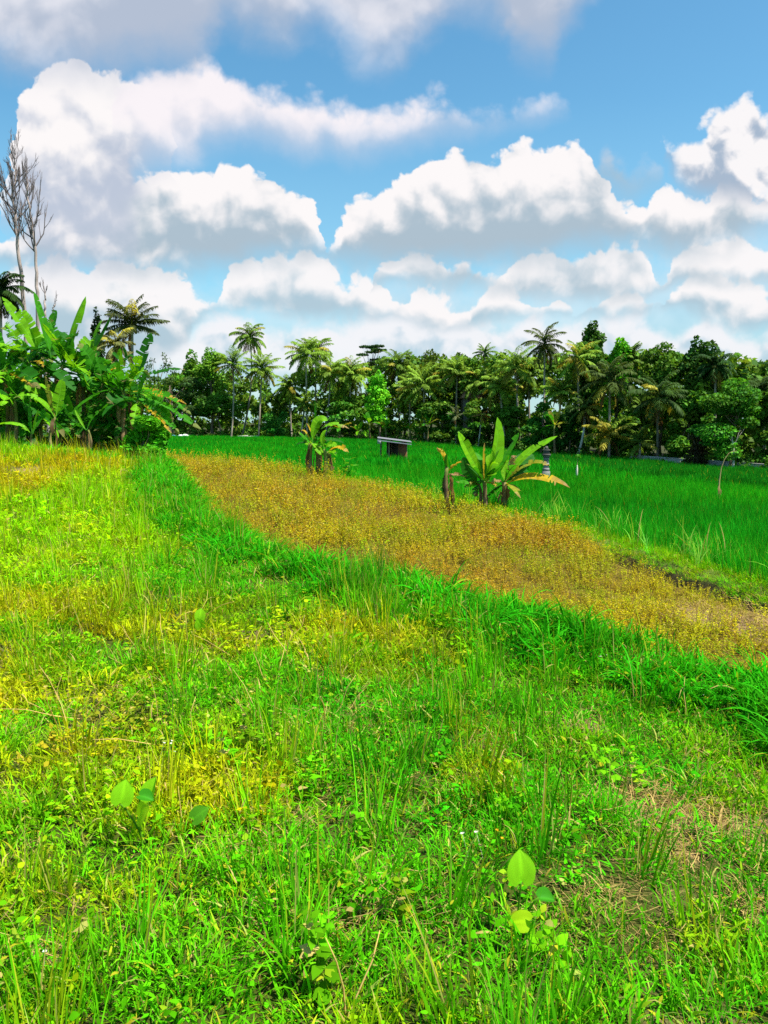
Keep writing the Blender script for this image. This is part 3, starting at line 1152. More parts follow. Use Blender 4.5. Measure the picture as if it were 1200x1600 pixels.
    put(acc, x, y, 0, .8, 4, lerp(np.tile([.8, .78, .7], (len(x), 1)), np.tile([.75, .42, .02], (len(x), 1)), (R0.uniform(0, 1, len(x)) < .45) * 1.0), .1)
    flush('wild_flowers', 'tiny white and yellow wild flowers dotted through the grass', 'flowers', k, acc)
    # fallow plot
    k = protos('fallow_weed', 7, p_fallow, seed=12)
    acc = []
    for y0, y1, dn, sc in ((-1, 5, 60, .85), (5, 10, 110, .85), (10, 16, 48, .95), (16, 26, 17, 1.15), (26, 46, 8, 1.7)):
        x, y = sow(y0, y1, dn, lambda x, y: (crest_s(x, y) > .45) * (bund_s(x, y) < .05 + .5 * (fbm(x, y, 103) - .5) - .5 * sstep(14.5, 10.5, y)) * (1 - .6 * bare_mask(x, y)) * (.5 + .5 * sstep(.35, .5, fbm(x * 1.2, y * 1.2, 104))), side=2.5)
        n = len(x)
        f = fbm(x * .5, y * .5, 101)
        c = lerp(jitter(BROWN, n, .22, .12), jitter([.46, .40, .010], n, .22, .1), sstep(.36, .6, f))
        c = lerp(c, jitter([.24, .40, .008], n), .85 * (sstep(.48, .70, fbm(x * 1.6, y * 1.6, 105))))
        near = sstep(13, 8, y) * sstep(1.8, 3.6, x)
        c = lerp(c, jitter([.50, .50, .008], n), .7 * near)
        put(acc, x, y, 0, sc * np.interp(y, [6, 9, 14], [.62, .7, 1.0]) * (.45 + 1.1 * fbm(x * .9, y * .9, 107)), 7, c, .15)
    flush('fallow_weeds', 'brown and yellow dried weeds covering the fallow plot', 'weeds', k, acc)
    # low grass on the bund
    acc = []
    k = bpy.data.collections['turf_tuft kinds']
    for y0, y1, dn, sc in ((3, 9, 60, .8), (9, 16, 60, .85), (16, 40, 14, 1.7)):
        x, y = sow(y0, y1, dn, lambda x, y: (lambda b: sstep(-.12, .05, b) * sstep(.95, .65, b))(bund_s(x, y)), side=3)
        put(acc, x, y, 0, sc, 6, lerp(jitter(LIME * .75, len(x)), jitter(GREEN, len(x)), R0.uniform(0, 1, len(x))), .2)
    x, y = sow(3, 40, 30, lambda x, y: (lambda b: sstep(.05, .2, b) * sstep(1.0, .7, b))(bund_s(x, y)), side=3)
    acc2 = []
    put(acc2, x, y, 0, .62, 6, jitter(GREEN * [1.3, 1.05, 1], len(x)), .2)
    flush('bund_blades', 'longer green blades standing along the bund beside the ditch', 'grass', bpy.data.collections['meadow_tuft kinds'], acc2)
    flush('bund_grass', 'pale green grass on the low bund between fallow plot and rice', 'grass', k, acc)
    k = protos('edge_blade', 5, p_edge, seed=14)
    acc = []
    x, y = sow(6, 21, 6, lambda x, y: (lambda b: sstep(.15, .45, b) * sstep(2.0, 1.0, b))(bund_s(x, y)) * (.4 + .6 * sstep(.45, .6, fbm(x * .7, y * .7, 111))), side=3)
    put(acc, x, y, 0, .72, 5, jitter([.27, .56, .06], len(x)), .15)
    flush('reed_grass', 'tall arching pale grass blades at the near edge of the rice', 'grass', k, acc)
    # rice
    k = protos('rice_tuft', 6, p_rice, seed=15)
    for o in list(protos('rice_wide', 6, p_rice_far, seed=16).objects):
        k.objects.link(o)
    acc = []

    def paddy(x, y):
        return (bund_s(x, y) > .55 + .3 * (fbm(x, y, 121) - .5)) * (poly_sd(FAR_EDGE, x, y)[0] > 0) * (crest_s(x, y) > 1.0)

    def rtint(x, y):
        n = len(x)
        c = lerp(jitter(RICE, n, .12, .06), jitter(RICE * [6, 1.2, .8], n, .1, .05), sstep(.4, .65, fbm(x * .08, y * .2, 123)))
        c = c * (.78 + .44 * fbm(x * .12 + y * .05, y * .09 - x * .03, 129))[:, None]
        c = lerp(c, jitter(RICE * [1, .72, 1], n, .1, .05), sstep(-.6, .6, poly_sd(DARKER_RICE, x, y)[0] * -1 + 1.5 * (fbm(x * .3, y * .3, 127) - .5)))
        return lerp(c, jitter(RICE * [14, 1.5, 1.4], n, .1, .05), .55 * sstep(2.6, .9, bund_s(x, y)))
    for y0, y1, dn, sc in ((2, 9, 9, 1), (9, 18, 14, 1), (18, 32, 9, 1.05)):
        x, y = sow(y0, y1, dn, paddy, side=4)
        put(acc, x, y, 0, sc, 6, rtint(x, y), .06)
    for y0, y1, dn, sc in ((32, 60, 2.2, 1.05), (60, 126, 1.3, 1.15)):
        x, y = sow(y0, y1, dn, paddy, side=6)
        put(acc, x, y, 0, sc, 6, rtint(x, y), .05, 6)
    flush('rice_plants', 'dense deep green young rice filling the flooded field', 'rice', k, acc)


DARKER_RICE = [gp(790, 712), gp(880, 736), gp(960, 748), gp(1060, 756), gp(1130, 768), gp(1220, 772), (60, 30)]      # line beyond which the rice is tinted darker
BROAD = spots([(218, 1345, 60, 40), (815, 1500, 62, 60), (315, 1000, 30, 18), (312, 1310, 45, 25)])
HERBS = spots([(470, 1530, 120, 60), (330, 1500, 110, 60), (850, 1500, 60, 90), (640, 1440, 60, 40), (40, 1560, 70, 40), (410, 1160, 70, 40), (640, 1560, 90, 40)])
build_grass()

# ================================================================ banana plants
RB = np.random.default_rng(5)
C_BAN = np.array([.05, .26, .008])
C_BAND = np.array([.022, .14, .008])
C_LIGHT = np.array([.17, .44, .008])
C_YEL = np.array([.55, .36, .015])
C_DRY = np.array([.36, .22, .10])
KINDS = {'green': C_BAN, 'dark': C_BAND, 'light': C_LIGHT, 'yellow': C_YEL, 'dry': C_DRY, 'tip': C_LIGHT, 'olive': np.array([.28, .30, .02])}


def banana_leaf(base, ctrl, tip, w, kind='green', torn=.12, normal=None, pet=.1, vee=.18, K=26):
    r = RB
    base, ctrl, tip = (np.array(p, float) for p in (base, ctrl, tip))
    t = np.linspace(0, 1, K + 1)[:, None]
    P = (1 - t) ** 2 * base + 2 * t * (1 - t) * ctrl + t ** 2 * tip
    T = unit(np.gradient(P, axis=0))
    n = np.array([r.normal(0, .35), -.5, .75]) if normal is None else np.array(normal, float)
    Sd = unit(np.cross(T, n))
    N = unit(np.cross(Sd, T))
    s = np.clip((t[:, 0] - pet) / (1 - pet), 0, 1)
    hw = w * .5 * np.interp(s, [0, .06, .22, .5, .75, .92, 1], [.05, .5, .92, 1, .86, .5, .03])
    hw[t[:, 0] < pet] = .012
    col = KINDS[kind]
    m = MB()
    seg = np.linalg.norm(np.diff(P, axis=0), axis=1)
    for sd in (-1, 1):
        cuts = r.uniform(0, 1, K + 1) < torn
        dz = r.normal(0, .10)
        for k in range(K):
            if t[k + 1, 0] <= pet:
                continue
            if cuts[k]:
                dz = r.normal(0, .22 + torn)
            g0 = .32 * r.uniform(.4, 1.3) * seg[k] if cuts[k] else 0
            g1 = .32 * r.uniform(.4, 1.3) * seg[k] if cuts[k + 1] else 0
            rows = []
            for (kk, gg) in ((k, g0), (k + 1, -g1)):
                h = hw[kk] * (r.uniform(.9, 1.06) if torn > .2 else 1)
                o = P[kk] + T[kk] * gg * .2
                mid = o + Sd[kk] * sd * h * .55 + N[kk] * h * (vee * .7 + dz * .3) + T[kk] * (gg * .6 + .1 * h)
                out_ = o + Sd[kk] * sd * h + N[kk] * h * (vee * .8 + dz) + T[kk] * (gg + .22 * h)
                rows.append((o, mid, out_))
            a, b = rows
            cc = col * (1 + r.normal(0, .11)) * np.array([1 + r.normal(0, .05), 1, 1])
            ci = np.tile(cc, (6, 1))
            sk = (s[k] + s[k + 1]) / 2
            if kind in ('yellow', 'olive'):
                e = C_DRY * r.uniform(.7, 1.3)
                u = np.clip((sk - .72) * 3 + r.normal(0, .2), 0, 1)
                ci = ci * (1 - u) + e * u
                if r.uniform() < .35:
                    ci[[2, 5]] = ci[[2, 5]] * .4 + e * .6
            elif kind == 'tip':
                u = np.clip((sk - .55) * 4 + r.normal(0, .15), 0, 1)
                ci = ci * (1 - u) + C_DRY * r.uniform(.8, 1.4) * u
            elif kind in ('green', 'dark') and sk > .86 and torn > .15:
                ci = ci * .5 + C_DRY * .5
            m.add([a[0], a[1], a[2], b[0], b[1], b[2]], [(0, 1, 4, 3), (1, 2, 5, 4)], ci)
    mr = np.interp(t[:, 0], [0, 1], [.020, .004]) * (.6 + .4 * min(1, w / .4))
    m.tube(P - N * mr[:, None] * .5, mr, np.minimum(col * 1.25 + .03, .6), 5)
    return m


def random_leaf(top, L, w, el, az, kind, torn):
    d = np.array([math.cos(az) * math.cos(el), math.sin(az) * math.cos(el), math.sin(el)])
    c = top + d * L * .55
    drop = L * (.16 + .42 * math.cos(el) ** 2) * RB.uniform(.6, 1.3)
    e = top + d * L * .98 - np.array([0, 0, drop])
    return banana_leaf(top, c, e, w, kind, torn, normal=(RB.normal(0, .25), RB.normal(0, .25), 1) if el < 1.1 else None, K=22)


def part_mesh(mb, name, mat, root, smooth=False):
    o = bpy.data.objects.new(name, mb.mesh(name, mat, smooth))
    COL.objects.link(o)
    o.parent = root
    return o


def stem_mesh(p0, p1, r0, r1, green=.5, bend=.06):
    r = RB
    k = 9
    t = np.linspace(0, 1, k)[:, None]
    P = np.array(p0) * (1 - t) + np.array(p1) * t
    P = P + np.array([bend * r.normal(), bend * r.normal(), 0]) * (np.sin(t * np.pi))
    g = np.clip(t * 1.3 + r.normal(0, .18, (k, 1)) - (1 - green), 0, 1)
    c = np.array([.17, .11, .055]) * (1 + r.normal(0, .3, (k, 1))) * (1 - g) + np.array([.13, .19, .03]) * g
    m = MB()
    m.tube(P, np.interp(t[:, 0], [0, .15, 1], [r0 * 1.12, r0, r1]), c, 10)
    return m


def dry_mesh(p, n, L, spread=.06, w=.06):
    """withered leaf sheaths hanging along the stem"""
    r = RB
    m = MB()
    for i in range(n):
        a = r.uniform(0, 6.28)
        o = np.array(p) + np.array([math.cos(a), math.sin(a), 0]) * spread + [0, 0, r.uniform(-.1, .1)]
        l = L * r.uniform(.5, 1.1)
        t = np.linspace(0, 1, 6)[:, None]
        d = np.array([math.cos(a), math.sin(a), 0]) * r.uniform(.05, .3)
        P = o + d * np.sin(t * 2.2) * l * .6 - np.array([0, 0, 1]) * t ** 1.1 * l + r.normal(0, .015, (6, 3))
        Sd = np.stack([np.full(6, -math.sin(a + 1)), np.full(6, math.cos(a + 1)), r.normal(0, .2, 6)], -1)
        prof = np.interp(t[:, 0], [0, .3, .8, 1], [.4, 1, .8, .2])
        m.ribbons([P], [Sd * (prof * w * r.uniform(.4, 1.2))[:, None]], np.array([C_DRY * r.uniform(.3, 1.1)]))
    return m


def banana_px(label, group, d, stem, leaves, dry=(), green=.4, name='banana_plant', rw=1.0, more=()):
    """stem: (base px, py, top px, py, width px); leaves: (base, control, tip in picture points, width px, kind, depth of tip, torn)"""
    s = d / 1200
    bx, by, tx, ty, wp = stem
    loc = W(bx, by, d)
    loc = Vector((loc.x, d, gz(loc.x, d) - .03))
    root = thing(name, label, 'banana plant', loc, group)
    L = lambda px, py, dd=0: np.array(W(px, py, d + dd) - loc)
    top = L(tx, ty)
    part_mesh(stem_mesh((0, 0, 0), top + [0, 0, .05], wp * s * .5, wp * s * .36, green), 'stem', M_BARK, root, True)
    for lf in leaves:
        (x0, y0), (x1, y1), (x2, y2), wpx, kind, dy, torn = lf
        b, c, e = L(x0, y0), L(x1, y1, dy * .5), L(x2, y2, dy)
        if np.linalg.norm(b - top) > .06:                       # leaf stalks spring from the top of the stem
            b = top * .35 + b * .65
        nm = 'dry_leaf' if kind == 'dry' else 'leaf'
        part_mesh(banana_leaf(b, c, e, wpx * s * rw, kind, torn), nm, M_BANANA, root)
    for (el, az, lpx, wpx, kind) in more:
        part_mesh(random_leaf(top, lpx * s, wpx * s, el, az, kind, .25), 'leaf', M_BANANA, root)
    for (x, y, n, lpx) in dry:
        part_mesh(dry_mesh(L(x, y), n, lpx * s, wp * s * .5, .05), 'dry_sheath', M_BANANA, root)
    return root


GB = 'banana plants between the fallow plot and the rice'
banana_px('small withered banana plant with curled brown leaves, standing apart beside three greener ones', GB, 18.4, (701, 790, 698, 733, 8),
          [((700, 736), (696, 722), (699, 709), 8, 'green', -.05, .1), ((698, 735), (697, 704), (682, 700), 7, 'yellow', .1, .3), ((702, 738), (712, 722), (722, 722), 7, 'yellow', -.2, .3),
           ((702, 745), (715, 741), (731, 746), 6, 'dry', .2, .4), ((697, 742), (691, 750), (692, 775), 8, 'dark', -.1, .3)], [(699, 742, 6, 38), (701, 765, 5, 22)], .2)
banana_px('slender banana plant with one broad dark drooping leaf, left of the thicker pair', GB, 18.3, (747, 797, 748, 759, 6),
          [((747, 757), (733, 745), (724, 714), 19, 'dark', .25, .08), ((748, 758), (756, 744), (764, 752), 9, 'dark', -.3, .2), ((747, 758), (740, 748), (735, 757), 7, 'olive', -.2, .3)],
          [(747, 765, 3, 22)], .2, more=((.5, 3.4, 44, 14, 'green'), (.1, 4.4, 36, 12, 'dark')))
banana_px('tall banana plant with long upright bright green leaves, middle of its clump', GB, 18.0, (759, 800, 757, 755, 8),
          [((756, 752), (735, 715), (716, 675), 19, 'light', -.25, .04), ((758, 752), (781, 718), (777, 652), 26, 'light', .15, .04), ((760, 752), (785, 720), (811, 676), 17, 'green', .3, .1),
           ((757, 752), (754, 722), (757, 692), 6, 'yellow', -.1, .1), ((756, 750), (752, 725), (741, 706), 22, 'green', .5, .08), ((759, 752), (772, 735), (786, 727), 20, 'green', -.45, .05),
           ((758, 754), (768, 752), (776, 760), 8, 'yellow', -.3, .3), ((757, 750), (765, 720), (783, 700), 22, 'light', -.5, .05), ((755, 753), (745, 738), (733, 730), 15, 'dark', -.5, .1)], [(758, 768, 4, 24)], .25, more=((.7, 5.0, 52, 15, 'light'), (.3, 2.2, 50, 15, 'green'), (.9, 3.6, 56, 15, 'green')))
banana_px('sturdy banana plant with a big drooping yellow leaf over the rice', GB, 18.1, (786, 804, 788, 757, 10),
          [((789, 754), (812, 705), (871, 681), 17, 'light', .2, .05), ((790, 752), (820, 712), (860, 727), 15, 'olive', -.4, .25), ((790, 758), (822, 728), (890, 762), 20, 'yellow', -.6, .1),
           ((788, 754), (795, 730), (806, 727), 12, 'green', -.6, .1), ((789, 752), (805, 725), (834, 711), 28, 'dark', .6, .08), ((788, 752), (785, 728), (793, 702), 12, 'light', .3, .05),
           ((789, 752), (800, 716), (806, 712), 10, 'dry', -.2, .3), ((787, 755), (776, 745), (768, 757), 8, 'dry', -.3, .3), ((788, 752), (808, 738), (826, 736), 18, 'dark', .9, .1)], [(787, 764, 6, 30), (786, 785, 5, 18)], .15, more=((.8, .9, 55, 16, 'green'), (.2, 5.2, 44, 14, 'olive'), (-.2, 2.6, 40, 12, 'dark')))
GC = 'banana plants at the far corner of the fallow plot'
banana_px('old banana plant with one tall arched leaf browned at its tip', GC, 28, (488, 742, 486, 694, 10),
          [((487, 694), (492, 645), (512, 657), 15, 'light', 0, .06), ((510, 657), (525, 655), (545, 670), 9, 'tip', .1, .3), ((486, 694), (475, 688), (462, 695), 9, 'dark', .3, .15),
           ((487, 694), (494, 690), (505, 712), 17, 'light', -.4, .08), ((489, 690), (495, 660), (492, 625), 4, 'green', .1, 0), ((485, 690), (478, 668), (470, 673), 3, 'yellow', .1, 0)], [(487, 702, 6, 36)], .3, more=((.9, 3.6, 34, 11, 'green'), (.4, 4.6, 32, 10, 'light'), (.6, .6, 34, 11, 'green')))
banana_px('banana plant of brown stem hidden in the middle of the corner clump', GC, 28.2, (497, 744, 495, 698, 9),
          [((495, 697), (512, 680), (538, 693), 14, 'dark', .4, .1), ((496, 697), (485, 670), (479, 661), 3, 'yellow', 0, 0), ((496, 698), (503, 690), (516, 700), 13, 'green', -.5, .1)], [(496, 706, 5, 30)], .3, more=((1.0, 5.5, 34, 11, 'light'), (.3, .3, 34, 10, 'dark'), (.5, 5.0, 30, 10, 'green')))
banana_px('young green-stemmed banana plant in front of the corner clump', GC, 27.6, (505, 744, 507, 704, 7),
          [((507, 702), (514, 690), (526, 697), 12, 'light', -.2, .05), ((507, 702), (500, 680), (510, 672), 8, 'light', .1, .05)], [], .9)
banana_px('banana plant with a yellowing leaf and hanging dry sheaths, right in the corner clump', GC, 28, (515, 741, 511, 708, 7),
          [((512, 706), (528, 692), (545, 707), 10, 'yellow', -.2, .2), ((512, 706), (525, 696), (534, 700), 9, 'green', .2, .1), ((513, 708), (518, 712), (520, 735), 7, 'dry', -.2, .4)], [(514, 716, 5, 22)], .3, more=((.8, .2, 30, 9, 'green'), (.3, 5.3, 28, 9, 'light')))


GG = 'banana plants of the big grove'


def grove_plant(label, px, base, ty, d, n, Lpx, wpx, extra=(), sw=11, dry=3, kinds=('green', 'green', 'dark', 'dark', 'light')):
    s = d / 1200
    loc = W(px, base, d)
    loc = Vector((loc.x, d, gz(loc.x, d) - .05))
    root = thing('banana_plant', label, 'banana plant', loc, GG)
    L = lambda x, y, dd=0: np.array(W(x, y, d + dd) - loc)
    top = L(px + RB.normal(0, 4), ty)
    part_mesh(stem_mesh((0, 0, 0), top, sw * s * .36, sw * s * .22, .35, .12), 'stem', M_BARK, root, True)
    n = int(n * 2.6)
    for i in range(n):
        el = RB.uniform(-.6, 1.35)
        az = i * 2.4 + RB.normal(0, .4)
        part_mesh(random_leaf(top, Lpx * s * RB.uniform(.6, 1.1), wpx * s * RB.uniform(.6, 1.0), el, az, kinds[RB.integers(len(kinds))], RB.choice([.15, .3, .5])), 'leaf', M_BANANA, root)
    for (x0, y0), (x1, y1), (x2, y2), w, kind, dy, torn in extra:
        b, c, e = L(x0, y0), L(x1, y1, dy * .5), L(x2, y2, dy)
        part_mesh(banana_leaf(b, c, e, w * s * .84, kind, torn + .1), 'dry_leaf' if kind == 'dry' else 'leaf', M_BANANA, root)
    if dry:
        part_mesh(dry_mesh(top * .92, dry * 2, 45 * s, sw * s * .5, .07), 'dry_sheath', M_BANANA, root)
    return root


grove_plant('banana plant at the outer edge of the grove with a torn yellow leaf', 6, 706, 590, 25, 7, 100, 26, [((5, 585), (20, 580), (51, 603), 11, 'yellow', -1.2, .4), ((15, 565), (-10, 520), (-20, 480), 20, 'green', 0, .1)])
grove_plant('tall banana plant with a long leaf spearing straight up, under the bare trees', 42, 708, 566, 26, 7, 95, 24, [((64, 560), (40, 510), (3, 464), 20, 'light', -.3, .15), ((48, 565), (66, 560), (68, 574), 9, 'yellow', -1.3, .4), ((80, 560), (68, 500), (53, 456), 20, 'green', 0, .03)])
grove_plant('banana plant with the highest leaf of the grove, broad and leaning to the palm', 96, 712, 570, 26.5, 7, 95, 25, [((104, 568), (110, 520), (134, 463), 20, 'light', .2, .04), ((144, 612), (112, 560), (66, 505), 23, 'light', -1.0, .08)])
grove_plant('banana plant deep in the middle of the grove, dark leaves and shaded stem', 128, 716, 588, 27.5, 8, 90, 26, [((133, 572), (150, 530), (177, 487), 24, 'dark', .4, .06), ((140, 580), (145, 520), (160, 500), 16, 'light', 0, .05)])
grove_plant('banana plant beside the round shrub with one dark leaf standing up like a paddle', 196, 720, 610, 26, 6, 80, 24, [((213, 590), (222, 560), (236, 520), 27, 'dark', .2, .04), ((190, 600), (186, 570), (188, 544), 14, 'light', -.3, .03), ((210, 600), (250, 568), (291, 579), 10, 'dark', .4, .15)])
grove_plant('banana plant leaning over the rice with long torn drooping leaves', 212, 722, 628, 25, 4, 70, 20, [((205, 616), (245, 598), (300, 648), 17, 'green', -.5, .35), ((210, 618), (252, 625), (316, 672), 15, 'green', -.2, .35), ((212, 622), (248, 640), (281, 678), 14, 'green', -.6, .3),
            ((214, 626), (240, 640), (268, 677), 9, 'yellow', -.8, .5), ((208, 612), (240, 606), (292, 632), 12, 'yellow', .2, .4)])
grove_plant('banana plant with an orange withered leaf low on its stem', 160, 718, 600, 27, 8, 85, 25, [((162, 650), (160, 660), (152, 674), 10, 'yellow', -1.0, .3), ((170, 590), (178, 570), (181, 577), 8, 'yellow', -1.0, .2)])
grove_plant('banana plant at the back of the grove, only its upper leaves showing', 70, 704, 560, 29, 8, 95, 26)
grove_plant('banana plant between the fallow mound and the dark stems', 22, 708, 625, 24.5, 7, 80, 24, (), 10, 2)
grove_plant('banana plant behind the paddle-leaved one, its crown low and dense', 180, 716, 620, 28.5, 8, 90, 26)
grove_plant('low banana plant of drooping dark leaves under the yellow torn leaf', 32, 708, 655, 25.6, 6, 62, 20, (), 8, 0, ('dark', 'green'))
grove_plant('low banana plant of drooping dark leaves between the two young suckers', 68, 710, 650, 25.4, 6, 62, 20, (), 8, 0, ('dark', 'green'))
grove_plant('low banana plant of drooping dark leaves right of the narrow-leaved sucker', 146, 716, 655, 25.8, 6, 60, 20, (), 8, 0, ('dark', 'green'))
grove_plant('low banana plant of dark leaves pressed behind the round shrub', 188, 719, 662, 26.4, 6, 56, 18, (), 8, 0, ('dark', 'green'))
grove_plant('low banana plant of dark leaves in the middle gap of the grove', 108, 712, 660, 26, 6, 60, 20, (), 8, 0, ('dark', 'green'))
grove_plant('young banana sucker with four pale leaves at the foot of the grove', 50, 706, 676, 23.6, 0, 40, 14, [((50, 678), (45, 650), (47, 622), 13, 'green', .1, .05), ((49, 678), (30, 655), (-4, 664), 11, 'light', -.3, .1), ((51, 678), (60, 650), (73, 638), 13, 'green', .2, .1), ((50, 678), (55, 660), (60, 640), 9, 'light', -.2, .05)], 6, 0)
grove_plant('young banana sucker with a yellowish upright leaf, right of the four-leaved one', 86, 708, 652, 23.8, 0, 40, 14, [((86, 652), (76, 620), (71, 588), 11, 'olive', .1, .05), ((87, 652), (92, 620), (98, 592), 20, 'light', .1, .1), ((85, 652), (65, 612), (28, 618), 14, 'light', -.4, .1), ((86, 652), (96, 640), (108, 632), 12, 'green', .2, .1)], 7, 1)
grove_plant('thin banana sucker with a narrow upright leaf before the dark stems', 134, 714, 672, 24, 0, 40, 12, [((134, 672), (124, 655), (117, 640), 5, 'light', .1, 0), ((134, 672), (120, 658), (107, 662), 11, 'green', -.3, .1), ((135, 672), (145, 650), (158, 640), 12, 'green', .2, .1)], 6, 1)

# ================================================================ trees and palms
RT = np.random.default_rng(21)


def crown_leaves(m, clumps, n, size, col, r, var=.3, up=.25, fine=1.0):
    """many leaf-sized faces spread through clumps (x, y, z, rx, rz)"""
    cl = np.array(clumps, float)
    vol = cl[:, 3] ** 2
    k = r.choice(len(cl), n, p=vol / vol.sum())
    dirs = unit(r.normal(0, 1, (n, 3)))
    q = r.uniform(.25, 1, n) ** .45
    C = cl[k, :3] + dirs * q[:, None] * np.stack([cl[k, 3], cl[k, 3], cl[k, 4]], -1)
    D = unit(dirs * .7 + r.normal(0, .7, (n, 3)) + [0, 0, -.15])
    U = unit(dirs * .6 + r.normal(0, .45, (n, 3)) + [0, 0, up + .4])
    Sd = unit(np.cross(D, U))
    L = size * r.uniform(.6, 1.35, n) * fine
    wd = L * r.uniform(.3, .5, n)
    v = np.stack([C - D * L[:, None] * .5, C + Sd * wd[:, None], C + D * L[:, None] * .5, C - Sd * wd[:, None]], 1)
    cb = r.uniform(.75, 1.3, len(cl))
    hue = r.normal(0, .12, len(cl))
    c = np.array(col) * (cb[k] * np.exp(r.normal(0, var, n)))[:, None]
    c[:, 0] *= 1 + hue[k] + r.normal(0, .12, n)
    m.add(v, np.arange(n * 4).reshape(n, 4), np.repeat(np.clip(c, .002, .8), 4, 0))


def limbs(m, base, top, r0, ends, col, r, sides=6):
    t = np.linspace(0, 1, 7)[:, None]
    P = np.array(base) * (1 - t) + np.array(top) * t + np.r_[np.zeros((1, 3)), r.normal(0, r0 * .5, (6, 3))] * [1, 1, .2]
    m.tube(P, np.interp(t[:, 0], [0, .1, 1], [r0 * 1.5, r0, r0 * .45]), col, sides)
    for e in ends:
        s = r.uniform(.45, .95)
        b = np.array(base) * (1 - s) + np.array(top) * s
        e = np.array(e)
        mid = (b + e) / 2 + [0, 0, -.08 * np.linalg.norm(e - b)] + r.normal(0, .03 * np.linalg.norm(e - b), 3)
        m.tube([b, (b + mid) / 2, mid, (mid + e) / 2 + [0, 0, .02], e], np.array([.42, .35, .28, .18, .08]) * r0, col, 5)


C_DARK = (.078, .19, .015)
C_MID = (.105, .25, .016)
C_BRT = (.13, .46, .014)
C_OLV = (.19, .32, .03)
GT = 'broadleaf trees at the edge of the wood'


def tree(label, px, top, w, base, d, style='round', col=C_MID, n=4200, size=.42, trunk=(.16, .12, .08), name='broadleaf_tree', group=GT, cat='tree', tr=1.0, low=.3):
    s = d / 1200
    b = W(px, base, d)
    loc = Vector((b.x, d, gz(b.x, d) - .1))
    H = W(px, top, d).z - loc.z
    Wd = w * s
    r = RT
    root = thing(name, label, cat, loc, group)
    cl = []
    if style == 'round':
        for i in range(16):
            a, q = r.uniform(0, 6.28), math.sqrt(r.uniform(0, 1)) * .36
            z = H * r.uniform(low + .1, .9)
            k = 1 - .55 * max(0, (z / H - .6) / .4)
            cl.append((Wd * q * math.cos(a) * k, Wd * q * math.sin(a) * k, z, Wd * r.uniform(.12, .24), H * r.uniform(.06, .11)))
        cl.append((0, 0, H * .92, Wd * .15, H * .08))
    elif style == 'column':
        for i in range(16):
            z = H * (low + (.94 - low) * i / 15)
            k = .40 * math.sqrt(max(.08, 1 - abs(i / 15 * 1.7 - .7) ** 2.2))
            a = r.uniform(0, 6.28)
            cl.append((Wd * .12 * math.cos(a), Wd * .12 * math.sin(a), z, Wd * max(.12, k) * r.uniform(.8, 1.1), H * .06))
    elif style == 'flat':
        for i in range(9):
            a = r.uniform(0, 6.28)
            q = Wd * r.uniform(.08, .4)
            cl.append((q * math.cos(a), q * math.sin(a), H * r.uniform(.76, .985), Wd * r.uniform(.12, .2), H * .012))
    elif style == 'loose':
        for i in range(26):
            a, q = r.uniform(0, 6.28), math.sqrt(r.uniform(0, 1)) * .45
            cl.append((Wd * q * math.cos(a), Wd * q * math.sin(a), H * r.uniform(low, .96), Wd * r.uniform(.06, .13), H * r.uniform(.03, .06)))
    elif style == 'shrub':
        for i in range(18):
            a, q = r.uniform(0, 6.28), math.sqrt(r.uniform(0, 1)) * .34
            cl.append((Wd * q * math.cos(a), Wd * q * math.sin(a), H * r.uniform(.08, .86), Wd * r.uniform(.12, .2), H * r.uniform(.08, .15)))
    m = MB()
    ends = [(c[0], c[1], c[2]) for c in cl[:10]]
    limbs(m, (0, 0, 0), (r.normal(0, .02 * H), r.normal(0, .02 * H), H * (.8 if style != 'shrub' else .5)), max(.05, H * .016) * tr, ends, np.array(trunk), r)
    part_mesh(m, 'trunk', M_BARK, root, True)
    m = MB()
    crown_leaves(m, cl, n, size, col, r, fine=1.0)
    part_mesh(m, 'crown', M_LEAF, root)
    return root


def frond(m, r, o, az, el, L, col, nl=20, droop=1.0, lw=.085):
    K = 12
    t = np.linspace(0, 1, K)
    th = el - droop * 1.5 * t ** 1.4
    ds = L / (K - 1)
    hx = np.r_[0, np.cumsum(np.cos((th[1:] + th[:-1]) / 2) * ds)]
    hz = np.r_[0, np.cumsum(np.sin((th[1:] + th[:-1]) / 2) * ds)]
    h = np.array([math.cos(az), math.sin(az), 0])
    P = np.array(o) + h * hx[:, None] + np.array([0, 0, 1]) * hz[:, None]
    m.tube(P, np.interp(t, [0, 1], [.05, .012]), np.array(col) * 1.2 + .02, 4)
    side = np.array([-math.sin(az), math.cos(az), 0])
    T = unit(np.gradient(P, axis=0))
    tt = np.linspace(.16, .99, nl)
    Pi = np.stack([np.interp(tt, t, P[:, i]) for i in range(3)], -1)
    Ti = np.stack([np.interp(tt, t, T[:, i]) for i in range(3)], -1)
    ll = L * .24 * np.interp(tt, [0, .2, .5, .8, 1], [.5, .9, 1, .75, .3])
    for sd in (-1, 1):
        D = unit(side * sd * .85 + Ti * .55 + np.array([0, 0, -.25]) + r.normal(0, .08, (nl, 3)))
        l = (ll * r.uniform(.8, 1.1, nl))[:, None]
        A = Pi
        B = Pi + D * l * .55
        E = Pi + D * l * .95 - np.array([0, 0, 1]) * l * r.uniform(.25, .5, (nl, 1))
        Wv = unit(np.cross(D, np.array([0, 0, 1.0])) + r.normal(0, .25, (nl, 3))) * lw * .5
        c = np.array(col) * np.exp(r.normal(0, .16, (nl, 1)))
        m.ribbons(np.stack([A, B, E], 1), np.stack([Wv * .6, Wv, Wv * .15], 1), c)


